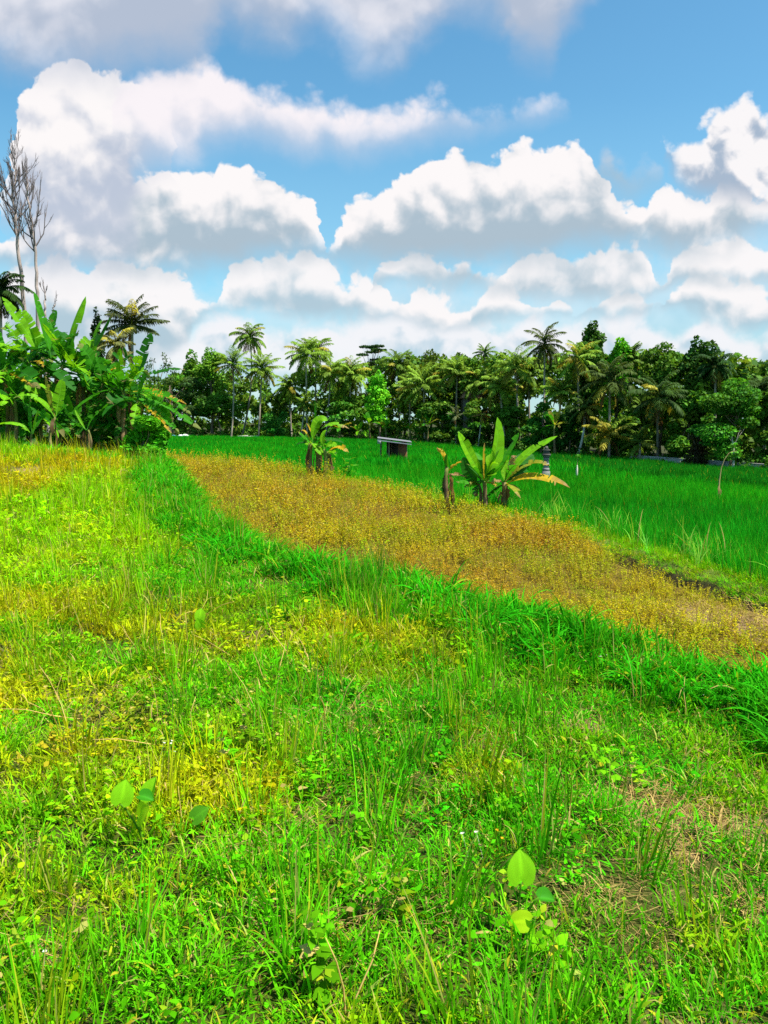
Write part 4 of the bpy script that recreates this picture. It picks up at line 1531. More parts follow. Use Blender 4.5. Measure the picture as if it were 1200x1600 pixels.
def crown_palm(r, L, n=20, col=C_OLV, yellow=.15, dead=2, wind=.0, lw=.085, el0=1.35, el1=-.55):
    m = MB()
    n = int(n * 1.25)
    yellow *= .55
    el0, el1 = el0 + .12 + r.normal(0, .08), el1 - .15 + r.normal(0, .2)
    dr0 = r.uniform(.4, .95)
    n = max(8, n + r.integers(-5, 6))
    for i in range(n):
        f = i / (n - 1)
        el = el0 + (el1 - el0) * f ** 1.15 + r.normal(0, .12)
        az = i * 2.399 + r.normal(0, .25)
        c = np.array(col) * r.uniform(.75, 1.3)
        if r.uniform() < yellow * (.4 + f):
            c = np.array([.36, .33, .04]) * r.uniform(.7, 1.2)
        frond(m, r, (0, 0, 0), az, el, L * r.uniform(.85, 1.08), c, 26, dr0 + .3 * r.uniform() - .25 * f, lw * 1.2)
    for i in range(dead):
        frond(m, r, (0, 0, -.1), r.uniform(0, 6.28), -.9 + r.normal(0, .2), L * .75, np.array([.30, .16, .05]) * r.uniform(.6, 1.2), 16, .4, lw)
    return m


GP = 'coconut palms at the edge of the wood'


def palm(label, px, cy, rpx, bx, by, d, col=C_OLV, n=24, yellow=.15, dead=2, nuts=True, curve=0.0, trunk=(.30, .25, .19), tr=.13, name='coconut_palm', group=GP, el0=1.35, el1=-.55, cat='palm tree'):
    r = RT
    s = d / 1200
    b = W(bx, by, d)
    loc = Vector((b.x, d, gz(b.x, d) - .15))
    root = thing(name, label, cat, loc, group)
    top = np.array(W(px, cy, d + r.normal(0, .6)) - loc)
    t = np.linspace(0, 1, 14)[:, None]
    P = top * t + np.array([curve * top[2], 0, 0]) * np.sin(t * np.pi)
    m = MB()
    c = np.array(trunk) * (1 + .18 * r.normal(0, 1, (14, 1)))
    m.tube(P, np.interp(t[:, 0], [0, .06, .3, 1], [tr * 1.7, tr * 1.1, tr, tr * .75]), c, 8)
    part_mesh(m, 'trunk', M_BARK, root, True)
    o = part_mesh(crown_palm(r, rpx * s * 1.12, n, col, yellow, dead, lw=.055 + d * .0005, el0=el0, el1=el1), 'crown', M_PALM, root)
    o.location = top
    if nuts:
        m = MB()
        for i in range(9):
            a = r.uniform(0, 6.28)
            p = top + np.array([.28 * math.cos(a), .28 * math.sin(a), -.3 + r.normal(0, .12)])
            m.tube([p + [0, 0, .14], p + [0, 0, .09], p, p - [0, 0, .09], p - [0, 0, .14]], [.02, .1, .13, .1, .02], np.array([.30, .22, .03]) * r.uniform(.6, 1.2), 7)
        part_mesh(m, 'coconuts', M_PLASTIC, root, True)['kind'] = 'stuff'
    return root


def D(px):
    return float(np.interp(px, [-200, 200, 262, 450, 640, 860, 1000, 1200, 1400], [126, 124, 120, 115, 105, 82, 74, 62, 56]))


GRN = (.13, .23, .025)
PL = [
    # label, crown x, y, reach, foot x, y, extra distance, options
    ('slim coconut palm with a dead brown frond hanging down its pale trunk', 364, 571, 30, 361, 686, 1, dict(dead=3, n=18, curve=.02)),
    ('tallest coconut palm by the gap in the wood, small crown against the clouds', 391, 528, 30, 377, 686, 6, dict(col=GRN, n=18, dead=4, curve=.05)),
    ('bushy coconut palm with a straight pale trunk just right of the tallest one', 409, 577, 31, 404, 686, 2, dict(yellow=.25, dead=3)),
    ('coconut palm with hanging fronds beside the gap of open sky', 452, 605, 27, 456, 688, 6, dict(yellow=.1)),
    ('tall coconut palm with a stiff upright spear frond, right of the gap of sky', 478, 556, 34, 480, 688, 2, dict(n=22, yellow=.1, trunk=(.36, .3, .24))),
    ('tall thin coconut palm half hidden behind the spear-fronded one', 494, 548, 28, 492, 686, 9, dict(col=GRN)),
    ('coconut palm with yellowing lower fronds behind the arched banana leaf', 517, 585, 34, 509, 688, 3, dict(yellow=.4, dead=2)),
    ('low coconut palm with pale dry fronds between two taller trunks', 476, 630, 20, 470, 688, 1, dict(yellow=.5, n=14, nuts=False)),
    ('coconut palm left of the bright conical tree, brown fronds at its skirt', 548, 588, 31, 545, 690, 5, dict(yellow=.3, dead=3)),
    ('full round coconut palm facing the field above the tin hut', 662, 600, 36, 664, 690, 2, dict(yellow=.35, n=24, dead=2)),
    ('coconut palm with feathery grey-green fronds left above the full round one', 622, 572, 30, 625, 690, 10, dict(col=GRN)),
    ('coconut palm with a crown pressed against the broad dark tree, above the hidden roof', 714, 582, 29, 712, 690, 6, dict(yellow=.2)),
    ('small coconut palm with grey drooping fronds in front of the dark undergrowth', 712, 650, 16, 713, 690, 1, dict(n=12, col=(.12, .15, .06), nuts=False, dead=1)),
    ('withered young palm with an orange-brown crown on a thin white trunk', 753, 648, 14, 747, 694, 1, dict(n=9, col=(.36, .22, .05), yellow=1, dead=3, nuts=False, el0=.9, el1=-.9, trunk=(.42, .38, .32), tr=.09)),
    ('small dark palm with a top just clearing the wood, between two leafy crowns', 758, 552, 18, 760, 690, 16, dict(col=GRN, n=14, nuts=False)),
    ('leaning coconut palm with a bare pale trunk above the central bananas', 781, 606, 34, 791, 690, 2, dict(yellow=.35, n=22, trunk=(.36, .3, .22))),
    ('coconut palm with a pale stretch of trunk right of the leaning one', 806, 574, 40, 812, 694, 3, dict(yellow=.2, n=22)),
    ('tall narrow-crowned coconut palm rising clear of the wood', 851, 538, 36, 850, 700, 4, dict(col=(.075, .105, .02), n=20, dead=3, yellow=.2)),
    ('coconut palm with long yellow fronds fanned before the domed tree', 903, 562, 38, 905, 704, 4, dict(yellow=.75, n=18, dead=1)),
    ('broad coconut palm with heavy arching fronds in the middle of the dark wood', 953, 598, 46, 952, 712, 1, dict(yellow=.3, n=24, col=(.07, .11, .02))),
    ('coconut palm with wide flat fronds and a thin dark trunk', 1028, 622, 48, 1028, 716, 1, dict(yellow=.25, n=22, trunk=(.15, .12, .09), col=(.05, .105, .018))),
    ('young palm with a slender pale curved trunk by the leafy bush', 914, 640, 30, 901, 708, 0, dict(n=16, col=(.07, .14, .02), trunk=(.42, .38, .34), nuts=False, curve=.05)),
    ('low trunkless palm with arching yellowish fronds at the field edge', 952, 682, 40, 952, 714, 0, dict(n=16, yellow=.7, nuts=False, dead=3, el1=-.2)),
    ('low palm with dull green fronds sprawling by the pale wall end', 1000, 692, 34, 1000, 716, 0, dict(n=14, yellow=.2, nuts=False, dead=2, el1=-.2, col=GRN)),
    ('coconut palm behind the broad one, only its top fronds free', 985, 562, 30, 985, 714, 8, dict(col=GRN)),
    ('dark coconut palm between the twin domed trees and the far feathery tree', 1118, 572, 34, 1117, 724, 6, dict(col=(.03, .085, .014), yellow=.05)),
    ('dark coconut palm at the very end of the wood beside the big leafy tree', 1192, 612, 34, 1196, 730, 5, dict(col=(.04, .085, .014), yellow=.1)),
    ('coconut palm with ragged fronds just left of the tall narrow-crowned one', 826, 586, 30, 828, 698, 9, dict(col=GRN, yellow=.2)),
    ('coconut palm squeezed in the shade behind the withered young one', 748, 600, 30, 744, 692, 8, dict(yellow=.3)),
    ('coconut palm with lit yellow-green fronds low beside the leafy bush', 876, 612, 28, 872, 704, 3, dict(yellow=.5)),
    ('coconut palm with a dark crown left of the wide flat-fronded one', 1000, 640, 26, 1002, 716, 4, dict(col=GRN, nuts=False)),
    ('coconut palm with olive fronds just right of the bright conical tree', 640, 610, 27, 641, 690, 5, dict(yellow=.3)),
]
for lb, cx, cy, rp, bx, by, ex, op in PL:
    palm(lb, cx, cy, rp, bx, by, D(bx) + ex, **op)
palm('coconut palm standing alone behind the banana grove, wind in its fronds', 206, 508, 46, 206, 690, 62, n=20, col=(.055, .075, .018), yellow=.12, tr=.16, group='palms behind the banana grove', el1=-.5)
palm('dark coconut palm at the edge behind the bare trees', 0, 455, 44, 2, 690, 45, n=22, col=(.03, .07, .012), yellow=.05, group='palms behind the banana grove')
palm('pale dry-fronded palm between grove and lone palm', 182, 540, 34, 180, 690, 50, n=16, col=(.16, .17, .05), yellow=.6, nuts=False, group='palms behind the banana grove')

TL = [
    ('dark leafy tree with a lobed top left of the slim palm', 332, 540, 62, 686, 6, 'round', C_MID, {}),
    ('lower dark tree with two rounded lobes beside the lobed one', 303, 546, 60, 686, 9, 'round', C_MID, {}),
    ('wide feathery pale green tree beside the banana grove', 272, 582, 120, 686, 3, 'loose', (.055, .12, .025), dict(n=5200, size=.34)),
    ('thin wispy tree behind the drooping banana leaves', 250, 550, 60, 686, 14, 'loose', (.06, .1, .04), dict(n=1100, size=.3)),
    ('tree of glossy leaves in the shade under the tall slim palms', 345, 610, 90, 686, 4, 'round', C_DARK, {}),
    ('flat-topped feathery tree with dark layered crown above the palms', 582, 534, 64, 690, 20, 'flat', (.035,.09,.018), dict(n=2200, size=.3)),
    ('conical bright green tree behind the tin hut', 592, 577, 46, 690, 2, 'column', C_BRT, dict(n=4200, size=.34)),
    ('broad olive-green tree filling the wood above the round palm', 672, 546, 90, 690, 14, 'round', (.10,.16,.02), dict(n=5200)),
    ('tree with an airy dull crown left of the broad olive one', 632, 548, 54, 690, 17, 'loose', (.09,.15,.025), dict(n=2600)),
    ('tree with a fine dark crown just right of the broad olive one', 716, 550, 60, 690, 15, 'round', (.06,.12,.02), {}),
    ('mixed leafy tree behind the leaning palm', 772, 556, 84, 692, 14, 'round', (.09,.16,.02), dict(n=5000)),
    ('tall dark domed tree standing highest of the right-hand wood', 916, 500, 66, 704, 9, 'column', (.06,.15,.014), dict(n=11000, low=.35)),
    ('bright green leafy tree beside the tall dark dome', 962, 526, 58, 708, 7, 'round', C_BRT, dict(n=4200)),
    ('wide dark round-headed tree, broadest crown of the dark wood', 1030, 534, 110, 716, 7, 'round', C_DARK, dict(n=7500, size=.36)),
    ('dark tree with a pale tipped pointed top next to the wide round-headed one', 1090, 524, 84, 720, 8, 'column', (.055,.15,.018), dict(n=9000)),
    ('feathery flat-crowned tree far at the end of the wood', 1180, 562, 90, 726, 16, 'flat', (.04,.1,.02), dict(n=2600, size=.28)),
    ('big leafy tree in front of the wood with fresh green crown lit from above', 1142, 590, 136, 730, 0, 'round', (.06,.21,.012), dict(n=8500, size=.26, low=.1)),
    ('shaded tree between the wide palm and the big leafy tree', 1075, 610, 80, 718, 3, 'round', C_DARK, dict(n=4800, low=.1)),
    ('small leafy bush tree with light cassava-like leaves right of the leaning palms', 846, 630, 70, 706, 0, 'round', (.05, .19, .018), dict(n=3600, size=.40, low=.15)),
    ('dense shaded tree standing in front of the brown-roofed house', 738, 628, 64, 690, 3, 'round', C_DARK, dict(n=4400, low=.05)),
    ('bushy tree behind the low yellowish palm', 985, 640, 80, 714, 3, 'round', C_DARK, dict(n=4200, low=.1)),
    ('bush with bright round leaves between two pale palm trunks', 430, 640, 42, 687, 0, 'shrub', (.05, .2, .02), dict(n=1600, size=.4)),
    ('shaded bushy tree under the corner palms', 545, 620, 80, 690, 4, 'round', C_DARK, dict(n=4200, low=.1)),
    ('shaded tree under the full round palm', 690, 625, 90, 690, 4, 'round', C_DARK, dict(n=4400, low=.1)),
    ('leafy tree at the foot of the leaning palm, half in shade', 800, 630, 70, 694, 3, 'round', C_DARK, dict(n=4000, low=.1)),
    ('young tree with fresh leaves below the yellow-fronded palm', 890, 636, 60, 706, 2, 'round', (.04, .14, .016), dict(n=3400, low=.1)),
    ('dim bushy tree at the end of the wood behind the big leafy one', 1210, 600, 90, 734, 4, 'round', C_DARK, dict(n=4400, low=.1)),
]
for lb, px, tp, w, bs, ex, st, co, op in TL:
    tree(lb, px, tp, w, bs, D(px) + ex, st, co, **op)
tree('rounded leafy shrub at the end of the banana grove', 226, 648, 84, 724, 24.4, 'shrub', (.10, .42, .012), n=7500, size=.14, name='shrub', cat='shrub', group=None)
tree('dark leafy shrub in the shade behind the grove stems', 120, 600, 150, 712, 31, 'shrub', C_DARK, n=5000, size=.3, name='shrub', cat='shrub', group='shrubs behind the grove')
tree('dark leafy shrub behind the outer edge of the grove', 20, 590, 130, 705, 31, 'shrub', C_DARK, n=5000, size=.3, name='shrub', cat='shrub', group='shrubs behind the grove')
tree('dark leafy shrub between the grove and its round shrub', 185, 620, 90, 716, 30, 'shrub', C_DARK, n=4000, size=.28, name='shrub', cat='shrub', group='shrubs behind the grove')
tree('dark narrow conifer tip showing above the grove beside the lone palm', 160, 475, 26, 690, 55, 'column', (.02, .05, .014), n=2200, size=.22, name='conifer_tree', group=None)

# small bananas along the far edge
GF = 'banana plants along the far edge of the rice'
FB = [(578, 690, 662, 'young banana plant with light leaves left of the tin hut', 26), (604, 690, 668, 'yellowish banana plant close behind the tin hut', 24), (560, 690, 675, 'low banana plant left of the hut pair', 20),
      (668, 690, 664, 'banana plant right behind the hut with a leaning leaf', 24), (640, 690, 672, 'small banana plant just right of the hut roof', 20), (868, 706, 665, 'banana plant below the leafy bush by the white stems', 30), (530, 690, 670, 'banana plant behind the sapling of the corner clump', 22)]
for px, by, ty, lb, Lp in FB:
    d = D(px) - .5
    s = d / 1200
    b = W(px, by, d)
    loc = Vector((b.x, d, gz(b.x, d) - .05))
    root = thing('banana_plant', lb, 'banana plant', loc, GF)
    top = np.array(W(px + RB.normal(0, 2), ty, d) - loc)
    part_mesh(stem_mesh((0, 0, 0), top, .14, .09, .5), 'stem', M_BARK, root, True)
    for i in range(8):
        kd = ['green', 'light', 'olive', 'green'][RB.integers(4)]
        part_mesh(random_leaf(top, Lp * s * RB.uniform(.8, 1.2), Lp * .27 * s, RB.uniform(.2, 1.3), i * 2.4 + RB.normal(0, .3), kd, .15), 'leaf', M_BANANA, root)


# the depth of the wood: one mass of foliage behind the trees one can tell apart
def build_wood():
    r = np.random.default_rng(77)
    m = MB()
    cl = []
    for px in np.arange(-180, 1400, 4.5):
        tp = np.interp(px, [-200, 240, 300, 345, 410, 425, 450, 465, 560, 640, 720, 800, 900, 1000, 1100, 1200, 1400], [605, 600, 574, 582, 596, 622, 622, 582, 566, 560, 560, 558, 558, 553, 556, 572, 580])
        for k in range(4):
            dd = D(px) + r.uniform(7, 26)
            b = W(px, 700, dd)
            g = gz(b.x, dd)
            H = W(px, tp + r.uniform(-12, 8), dd).z - g
            z = g + H * [r.uniform(.02, .3), r.uniform(.25, .6), r.uniform(.5, .8), .9][k]
            cl.append((b.x + r.normal(0, .4), dd, z, r.uniform(.8, 1.6), r.uniform(.6, 1.2)))
    crown_leaves(m, cl, 110000, .6, (.11, .22, .018), r, .4)
    o = m.build('woodland', M_LEAF)
    tag(o, 'dense dark foliage filling the depth of the wood behind the palms', 'woodland', kind='stuff')
    m = MB()
    cl = []
    for px in np.arange(-150, 1400, 3.2):
        dd = D(px) + r.uniform(.3, 5)
        b = W(px, 700, dd)
        h = r.uniform(.3, 1.5)
        cl.append((b.x, dd, gz(b.x, dd) + h * .5, r.uniform(.4, .9), h * .6))
    crown_leaves(m, cl, 26000, .3, (.06, .17, .015), r, .5)
    o = m.build('undergrowth', M_LEAF)
    tag(o, 'low tangled undergrowth along the foot of the wood', 'undergrowth', kind='stuff')


build_wood()


# bare, dead trees behind the grove
def bare_tree(label, pts, d, r0, nb, seed, lo=.25):
    r = np.random.default_rng(seed)
    b = W(*pts[0], d)
    loc = Vector((b.x, d, gz(b.x, d) - .1))
    root = thing('bare_tree', label, 'tree', loc, 'bare dead trees')
    P = np.array([np.array(W(x, y, d) - loc) for x, y in pts])
    P[0] = (0, 0, 0)
    tt = np.linspace(0, 1, len(P))
    t = np.linspace(0, 1, 30)
    Q = np.stack([np.interp(t, tt, P[:, i]) for i in range(3)], -1) + np.r_[np.zeros((1, 3)), r.normal(0, .03, (29, 3))]
    rad_ = r0 * (1 - t) ** .8 + .012
    m = MB()
    m.tube(Q, rad_, np.array([.34, .27, .24]) * (1 + r.normal(0, .15, (30, 1))), 8)
    part_mesh(m, 'trunk', M_BARK, root, True)
    m = MB()
    H = P[-1][2]

    def branch(o, az, L, el, rr, lev):
        k = 7
        q = [np.array(o)]
        a, e = az, el
        for i in range(k):
            a += r.normal(0, .16)
            e = min(1.45, e + r.normal(.05, .1))
            q.append(q[-1] + np.array([math.cos(a) * math.cos(e), math.sin(a) * math.cos(e), math.sin(e)]) * L / k)
        q = np.array(q)
        m.tube(q, np.linspace(rr, .006, k + 1), np.array([.16, .13, .125]) * r.uniform(.7, 1.2), 4)
        if lev < 2:
            for j in range(r.integers(3, 6)):
                branch(q[r.integers(2, k)], az + r.normal(0, .9), L * r.uniform(.35, .6), el + r.normal(.15, .25), rr * .5, lev + 1)
    for i in range(nb):
        k = int(30 * r.uniform(lo, .97))
        branch(Q[k], r.uniform(0, 6.28), H * r.uniform(.09, .18) * (1.15 - t[k] * .5) * (1 if t[k] < .75 else .55), r.uniform(.7, 1.2), rad_[k] * .5 + .006, 0)
    part_mesh(m, 'branches', M_BARK, root)
    return root


bare_tree('taller of the two bare dead trees behind the banana grove, many fine upright twigs', [(46, 700), (37, 470), (29, 400), (25, 340), (20, 310), (24, 275), (23, 235)], 46, .125, 40, 3, .34)
bare_tree('bare dead tree with a forked side limb, right of the taller one', [(62, 700), (58, 470), (57, 420), (53, 370), (46, 330), (43, 305), (44, 285)], 45, .105, 20, 4, .4)
bare_tree('thin short bare sapling showing over the banana leaves', [(76, 700), (72, 500), (70, 470), (71, 452)], 44, .09, 5, 5, .75)
bare_tree('thin bare stick of a tree leaning beside the short sapling', [(74, 700), (78, 510), (84, 480), (87, 474)], 43, .06, 2, 6, .7)

# ================================================================ small built things
def at_px(px, py, d):
    b = W(px, py, d)
    return Vector((b.x, d, gz(b.x, d)))


def hut():
    d = dvis(615, 713)
    loc = at_px(615, 713, d)
    g = loc.z
    root = thing('field_hut', 'small open field hut with sloping tin roof and rusty side panel', 'hut', loc)
    X = lambda px: W(px, 700, d).x - loc.x
    Z = lambda py: W(600, py, d).z - g
    wood = np.array([.22, .15, .09])
    for px, dy, h in ((595, 0, 688), (607.5, -.5, 689), (612, .9, 688), (634.5, -.5, 691), (634, .9, 690)):
        m = MB()
        m.tube([(X(px), dy, -.1), (X(px), dy, Z(h) * .5), (X(px) + .01, dy, Z(h))], [.05, .045, .045], wood, 7)
        part_mesh(m, 'post', M_WOOD, root, True)
    # corrugated sheet
    m = MB()
    nx, ny = 2, 40
    yy = np.linspace(-1.0, 1.4, ny)
    V = []
    for x, zz in ((X(590), Z(683.5)), (X(642), Z(690))):
        V.append(np.stack([np.full(ny, x), yy, zz + .02 * np.sin(yy * 34)], -1))
    V = np.array(V)
    V2 = V - [0, 0, .03]
    idx = np.arange(nx * ny).reshape(nx, ny)
    f = [(idx[0, i], idx[0, i + 1], idx[1, i + 1], idx[1, i]) for i in range(ny - 1)]
    m.add(V, f, np.array([.15, .155, .165]))
    m.add(V2, [q[::-1] for q in f], np.array([.12, .12, .12]))
    part_mesh(m, 'roof', M_METAL, root)
    m = MB()
    a, b = np.array([X(590), -1.02, Z(683.5) - .12]), np.array([X(642), -1.02, Z(690) - .12])
    m.ribbons([[a, (a + b) / 2, b]], [[(0, 0, .025)] * 3], np.array([[.3, .31, .33]]))
    m.ribbons([[a + [0, .04, 0], (a + b) / 2 + [0, .04, 0], b + [0, .04, 0]]], [[(0, 0, .025)] * 3], np.array([[.2, .2, .2]]))
    part_mesh(m, 'fascia', M_METAL, root)
    m = MB()
    m.box((X(622), -.56, .0), (X(635), -.52, Z(692)), np.array([.20, .07, .035]))
    tag(part_mesh(m, 'side_panel', M_METAL, root), 'rust-brown sheet closing one side of the hut')
    m = MB()
    m.box((X(604), .86, .0), (X(634), .90, Z(691)), np.array([.06, .045, .035]))
    part_mesh(m, 'back_wall', M_WOOD, root)
    m = MB()
    m.box((X(604), -.5, .0), (X(605.2), .86, Z(690)), np.array([.07, .05, .035]))
    part_mesh(m, 'side_wall', M_WOOD, root)
    m = MB()
    m.box((X(590), -.98, Z(692.5)), (X(595.5), -.95, Z(686)), np.array([.38, .38, .38]))
    part_mesh(m, 'hanging_sheet', M_METAL, root)
    return root


hut()


def shrine():
    d = dvis(853, 740)
    loc = at_px(853, 738, d)
    s = d / 1200
    root = thing('stone_shrine', 'small grey stone shrine pillar with dark mossy cap behind the drooping banana leaf', 'shrine', loc)
    Z = lambda py: W(853, py, d).z - loc.z
    g, dk = np.array([.21, .205, .2]), np.array([.09, .085, .075])

    def ring(m, w, z0, z1, c, inset=0.0):
        h0, h1 = w * s * .36, (w - inset) * s * .36
        v = [(-h0, -h0, z0), (h0, -h0, z0), (h0, h0, z0), (-h0, h0, z0), (-h1, -h1, z1), (h1, -h1, z1), (h1, h1, z1), (-h1, h1, z1)]
        m.add(v, [(0, 3, 2, 1), (4, 5, 6, 7), (0, 1, 5, 4), (1, 2, 6, 5), (2, 3, 7, 6), (3, 0, 4, 7)], c)
    m = MB()
    ring(m, 15, -.1, Z(736), g * .8)
    ring(m, 12, Z(736), Z(731), g)
    part_mesh(m, 'plinth', M_STONE, root)
    m = MB()
    z = [731, 727, 723, 719, 715]
    for i in range(4):
        ring(m, 9.5 + (i % 2) * 1.4, Z(z[i]), Z(z[i + 1]) - .006, g * (1 + .08 * (-1) ** i), .6)
    part_mesh(m, 'shaft', M_STONE, root)
    m = MB()
    ring(m, 12, Z(715), Z(712), dk * 1.6)
    ring(m, 16, Z(712), Z(709), dk)
    ring(m, 12, Z(709), Z(704), dk, 2)
    ring(m, 14, Z(704), Z(702.5), dk * 1.3)
    ring(m, 9, Z(702.5), Z(697), dk, 5)
    part_mesh(m, 'cap', M_STONE, root)


shrine()


def marker():
    d = dvis(901, 741)
    loc = at_px(901, 742, d)
    root = thing('field_marker', 'stake in the rice with a white plastic bottle and green sprig on top', 'marker', loc)
    Z = lambda py: W(901, py, d).z - loc.z
    s = d / 1200
    m = MB()
    m.tube([(0, 0, -.1), (.01, 0, Z(725)), (.03, 0, Z(712))], [.016, .013, .008], np.array([.25, .17, .08]), 6)
    part_mesh(m, 'stake', M_WOOD, root, True)
    m = MB()
    m.tube([(0, -.03, Z(743)), (0, -.03, Z(741.5)), (0, -.03, Z(733)), (.005, -.03, Z(730)), (.005, -.03, Z(727.6)), (.005, -.03, Z(726.6))], [.03, .042, .04, .028, .018, .012], np.array([.70, .62, .50]), 10)
    part_mesh(m, 'bottle', M_PLASTIC, root, True)
    m = MB()
    crown_leaves(m, [(.03, 0, Z(712), .09, .06), (.07, 0, Z(714), .08, .05)], 60, .07, (.07, .3, .02), RT, .2)
    part_mesh(m, 'sprig', M_LEAF, root)


marker()


def bent_stick():
    d = dvis(1123, 770)
    loc = at_px(1123, 776, d)
    root = thing('bent_stalk', 'dry bent stalk arching over the rice before the big leafy tree', 'stalk', loc)
    L = lambda px, py: np.array(W(px, py, d) - loc)
    pts = [np.array([0, 0, -.05]), L(1123, 768), L(1124, 750), L(1127, 731), L(1132, 718), L(1139, 708), L(1146, 705), L(1151, 705)]
    m = MB()
    m.tube(pts, [.032, .03, .024, .016, .012, .009, .008, .005], np.array([.42, .30, .12]), 7)
    part_mesh(m, 'stalk', M_WOOD, root, True)
    m = MB()
    for i in range(5):
        p = pts[1] + np.array([RB.normal(0, .03), RB.normal(0, .03), RB.uniform(-.1, .3)])
        m.ribbons([[p, p + [RB.normal(0, .04), -.05, -.1], p + [RB.normal(0, .06), -.06, -.26]]], [[(.015, 0, 0), (.02, 0, 0), (.004, 0, 0)]], np.array([C_DRY]))
    part_mesh(m, 'dry_leaf', M_BANANA, root)


bent_stick()


def low_wall():
    """weathered concrete wall along the far side of the field"""
    pts = [(985, 716, D(985) + .6), (1060, 722, D(1060) + .6), (1130, 728, D(1130) + .7), (1215, 738, D(1215) + .8), (1330, 750, D(1330) + 1)]
    P = [at_px(*p) for p in pts]
    loc = P[0].copy()
    root = thing('field_wall', 'low weathered concrete wall along the foot of the dark wood', 'wall', loc)
    for body, (z0, z1, th) in (('wall_body', (-.4, .62, .11)), ('coping', (.62, .68, .14))):
        m = MB()
        for a, b in zip(P[:-1], P[1:]):
            a, b = np.array(a - loc), np.array(b - loc)
            n = 10
            for i in range(n):
                p, q = a + (b - a) * i / n, a + (b - a) * (i + 1) / n
                u = unit((b - a) * [1, 1, 0])
                nn = np.array([-u[1], u[0], 0]) * th
                c = np.array([.40, .36, .33]) * (1 + RB.normal(0, .08))
                v = [p - nn + [0, 0, z0], q - nn + [0, 0, z0], q + nn + [0, 0, z0], p + nn + [0, 0, z0], p - nn + [0, 0, z1], q - nn + [0, 0, z1], q + nn + [0, 0, z1], p + nn + [0, 0, z1]]
                m.add(v, [(4, 5, 6, 7), (0, 1, 5, 4), (2, 3, 7, 6)] + ([(3, 0, 4, 7)] if i == 0 else []) + ([(1, 2, 6, 5)] if i == n - 1 else []), c)
        part_mesh(m, body, M_STONE, root)


low_wall()


def ivy_stump():
    d = D(1088) - .6
    loc = at_px(1088, 722, d)
    root = thing('ivy_stump', 'dead stump shrouded in brown creeper with a fresh green top', 'stump', loc)
    s = d / 1200
    H = W(1088, 664, d).z - loc.z
    m = MB()
    limbs(m, (0, 0, -.1), (0, 0, H * .9), .2, [(.4, 0, H * .8), (-.4, .1, H * .85)], np.array([.12, .09, .06]), RT)
    part_mesh(m, 'trunk', M_BARK, root, True)
    m = MB()
    cl = [(RT.normal(0, .2), RT.normal(0, .2), H * t, s * w, H * .09) for t, w in ((.06, 20), (.15, 19), (.25, 17), (.35, 16), (.45, 15), (.55, 14), (.65, 14), (.73, 14))]
    crown_leaves(m, cl, 3000, .16, (.06, .05, .02), RT, .4)
    tag(part_mesh(m, 'creeper', M_LEAF, root), 'withered brown creeper')
    m = MB()
    crown_leaves(m, [(-.2, 0, H * .87, s * 14, H * .08), (.3, 0, H * .92, s * 13, H * .07), (0, 0, H * .97, s * 9, H * .05)], 1300, .18, (.05, .19, .015), RT, .3)
    part_mesh(m, 'crown', M_LEAF, root)


ivy_stump()


def small_tree_sticks():
    d = D(1146) - 1.5
    loc = at_px(1146, 730, d)
    root = thing('bare_sapling', 'leafless sapling with a whitish trunk in front of the big leafy tree', 'tree', loc)
    L = lambda px, py: np.array(W(px, py, d) - loc)
    m = MB()
    m.tube([(0, 0, -.1), L(1146, 712), L(1146, 697), L(1143, 682), L(1140, 670)], [.10, .085, .075, .04, .015], np.array([.48, .44, .40]), 8)
    part_mesh(m, 'trunk', M_BARK, root, True)
    m = MB()
    for p in ([(1146, 697), (1153, 684), (1163, 670)], [(1144, 690), (1136, 682), (1131, 672)], [(1145, 693), (1150, 690), (1157, 668)]):
        q = [L(*x) for x in p]
        m.tube([q[0], (q[0] + q[1]) / 2, q[1], q[2]], [.03, .024, .018, .008], np.array([.35, .31, .27]), 5)
    part_mesh(m, 'branches', M_BARK, root, True)


small_tree_sticks()


def tarps():
    d = 119
    loc = at_px(287, 688, d)
    root = thing('sack_pile', 'white sacks heaped at the far corner of the rice', 'sacks', loc)
    for dx, w, h in ((-.45, .4, .62), (.25, .42, .7), (.7, .3, .55)):
        m = MB()
        z = np.array([0, .1, .35, .55, .62, .64]) / .64 * h
        m.tube([(dx, 0, v) for v in z], np.array([.7, 1, 1.05, .9, .5, .05]) * w, np.array([.78, .77, .76]), 12)
        part_mesh(m, 'sack', M_PLASTIC, root, True)
    loc = at_px(270, 689, d - .5)
    m = MB()
    n, k = 16, 10
    u, v = np.meshgrid(np.linspace(-1.6, 1.3, n), np.linspace(-.9, .9, k), indexing='ij')
    zz = .42 * np.exp(-(u / 1.1) ** 2 - (v / .7) ** 2) + .05 * np.sin(u * 7 + v * 4) + .12
    idx = np.arange(n * k).reshape(n, k)
    f = np.stack([idx[:-1, :-1], idx[1:, :-1], idx[1:, 1:], idx[:-1, 1:]], -1)
    m.add(np.stack([u, v, zz], -1), f, np.array([.10, .30, .55]))
    m.add(np.stack([u, v, zz - .05], -1), f[..., ::-1], np.array([.10, .30, .55]))
    o = m.build('tarpaulin', M_PLASTIC, None, True)
    o.location = loc
    tag(o, 'blue tarpaulin spread low beside the white sacks', 'tarpaulin')
    loc = at_px(386, 686, D(386) + .2)
    m = MB()
    for dz, x0, x1 in ((0.0, -1.6, 1.5), (.13, -1.0, 1.7), (.26, -1.4, .2)):
        m.box((x0, -.4, dz + .2), (x1, .4, dz + .32), np.array([.58, .52, .46]) * RB.uniform(.8, 1.1))
    o = m.build('plank_pile', M_WOOD)
    o.location = loc
    o.rotation_euler = (0, -.06, .2)
    tag(o, 'pale planks piled at the foot of the slim palm', 'planks')


tarps()


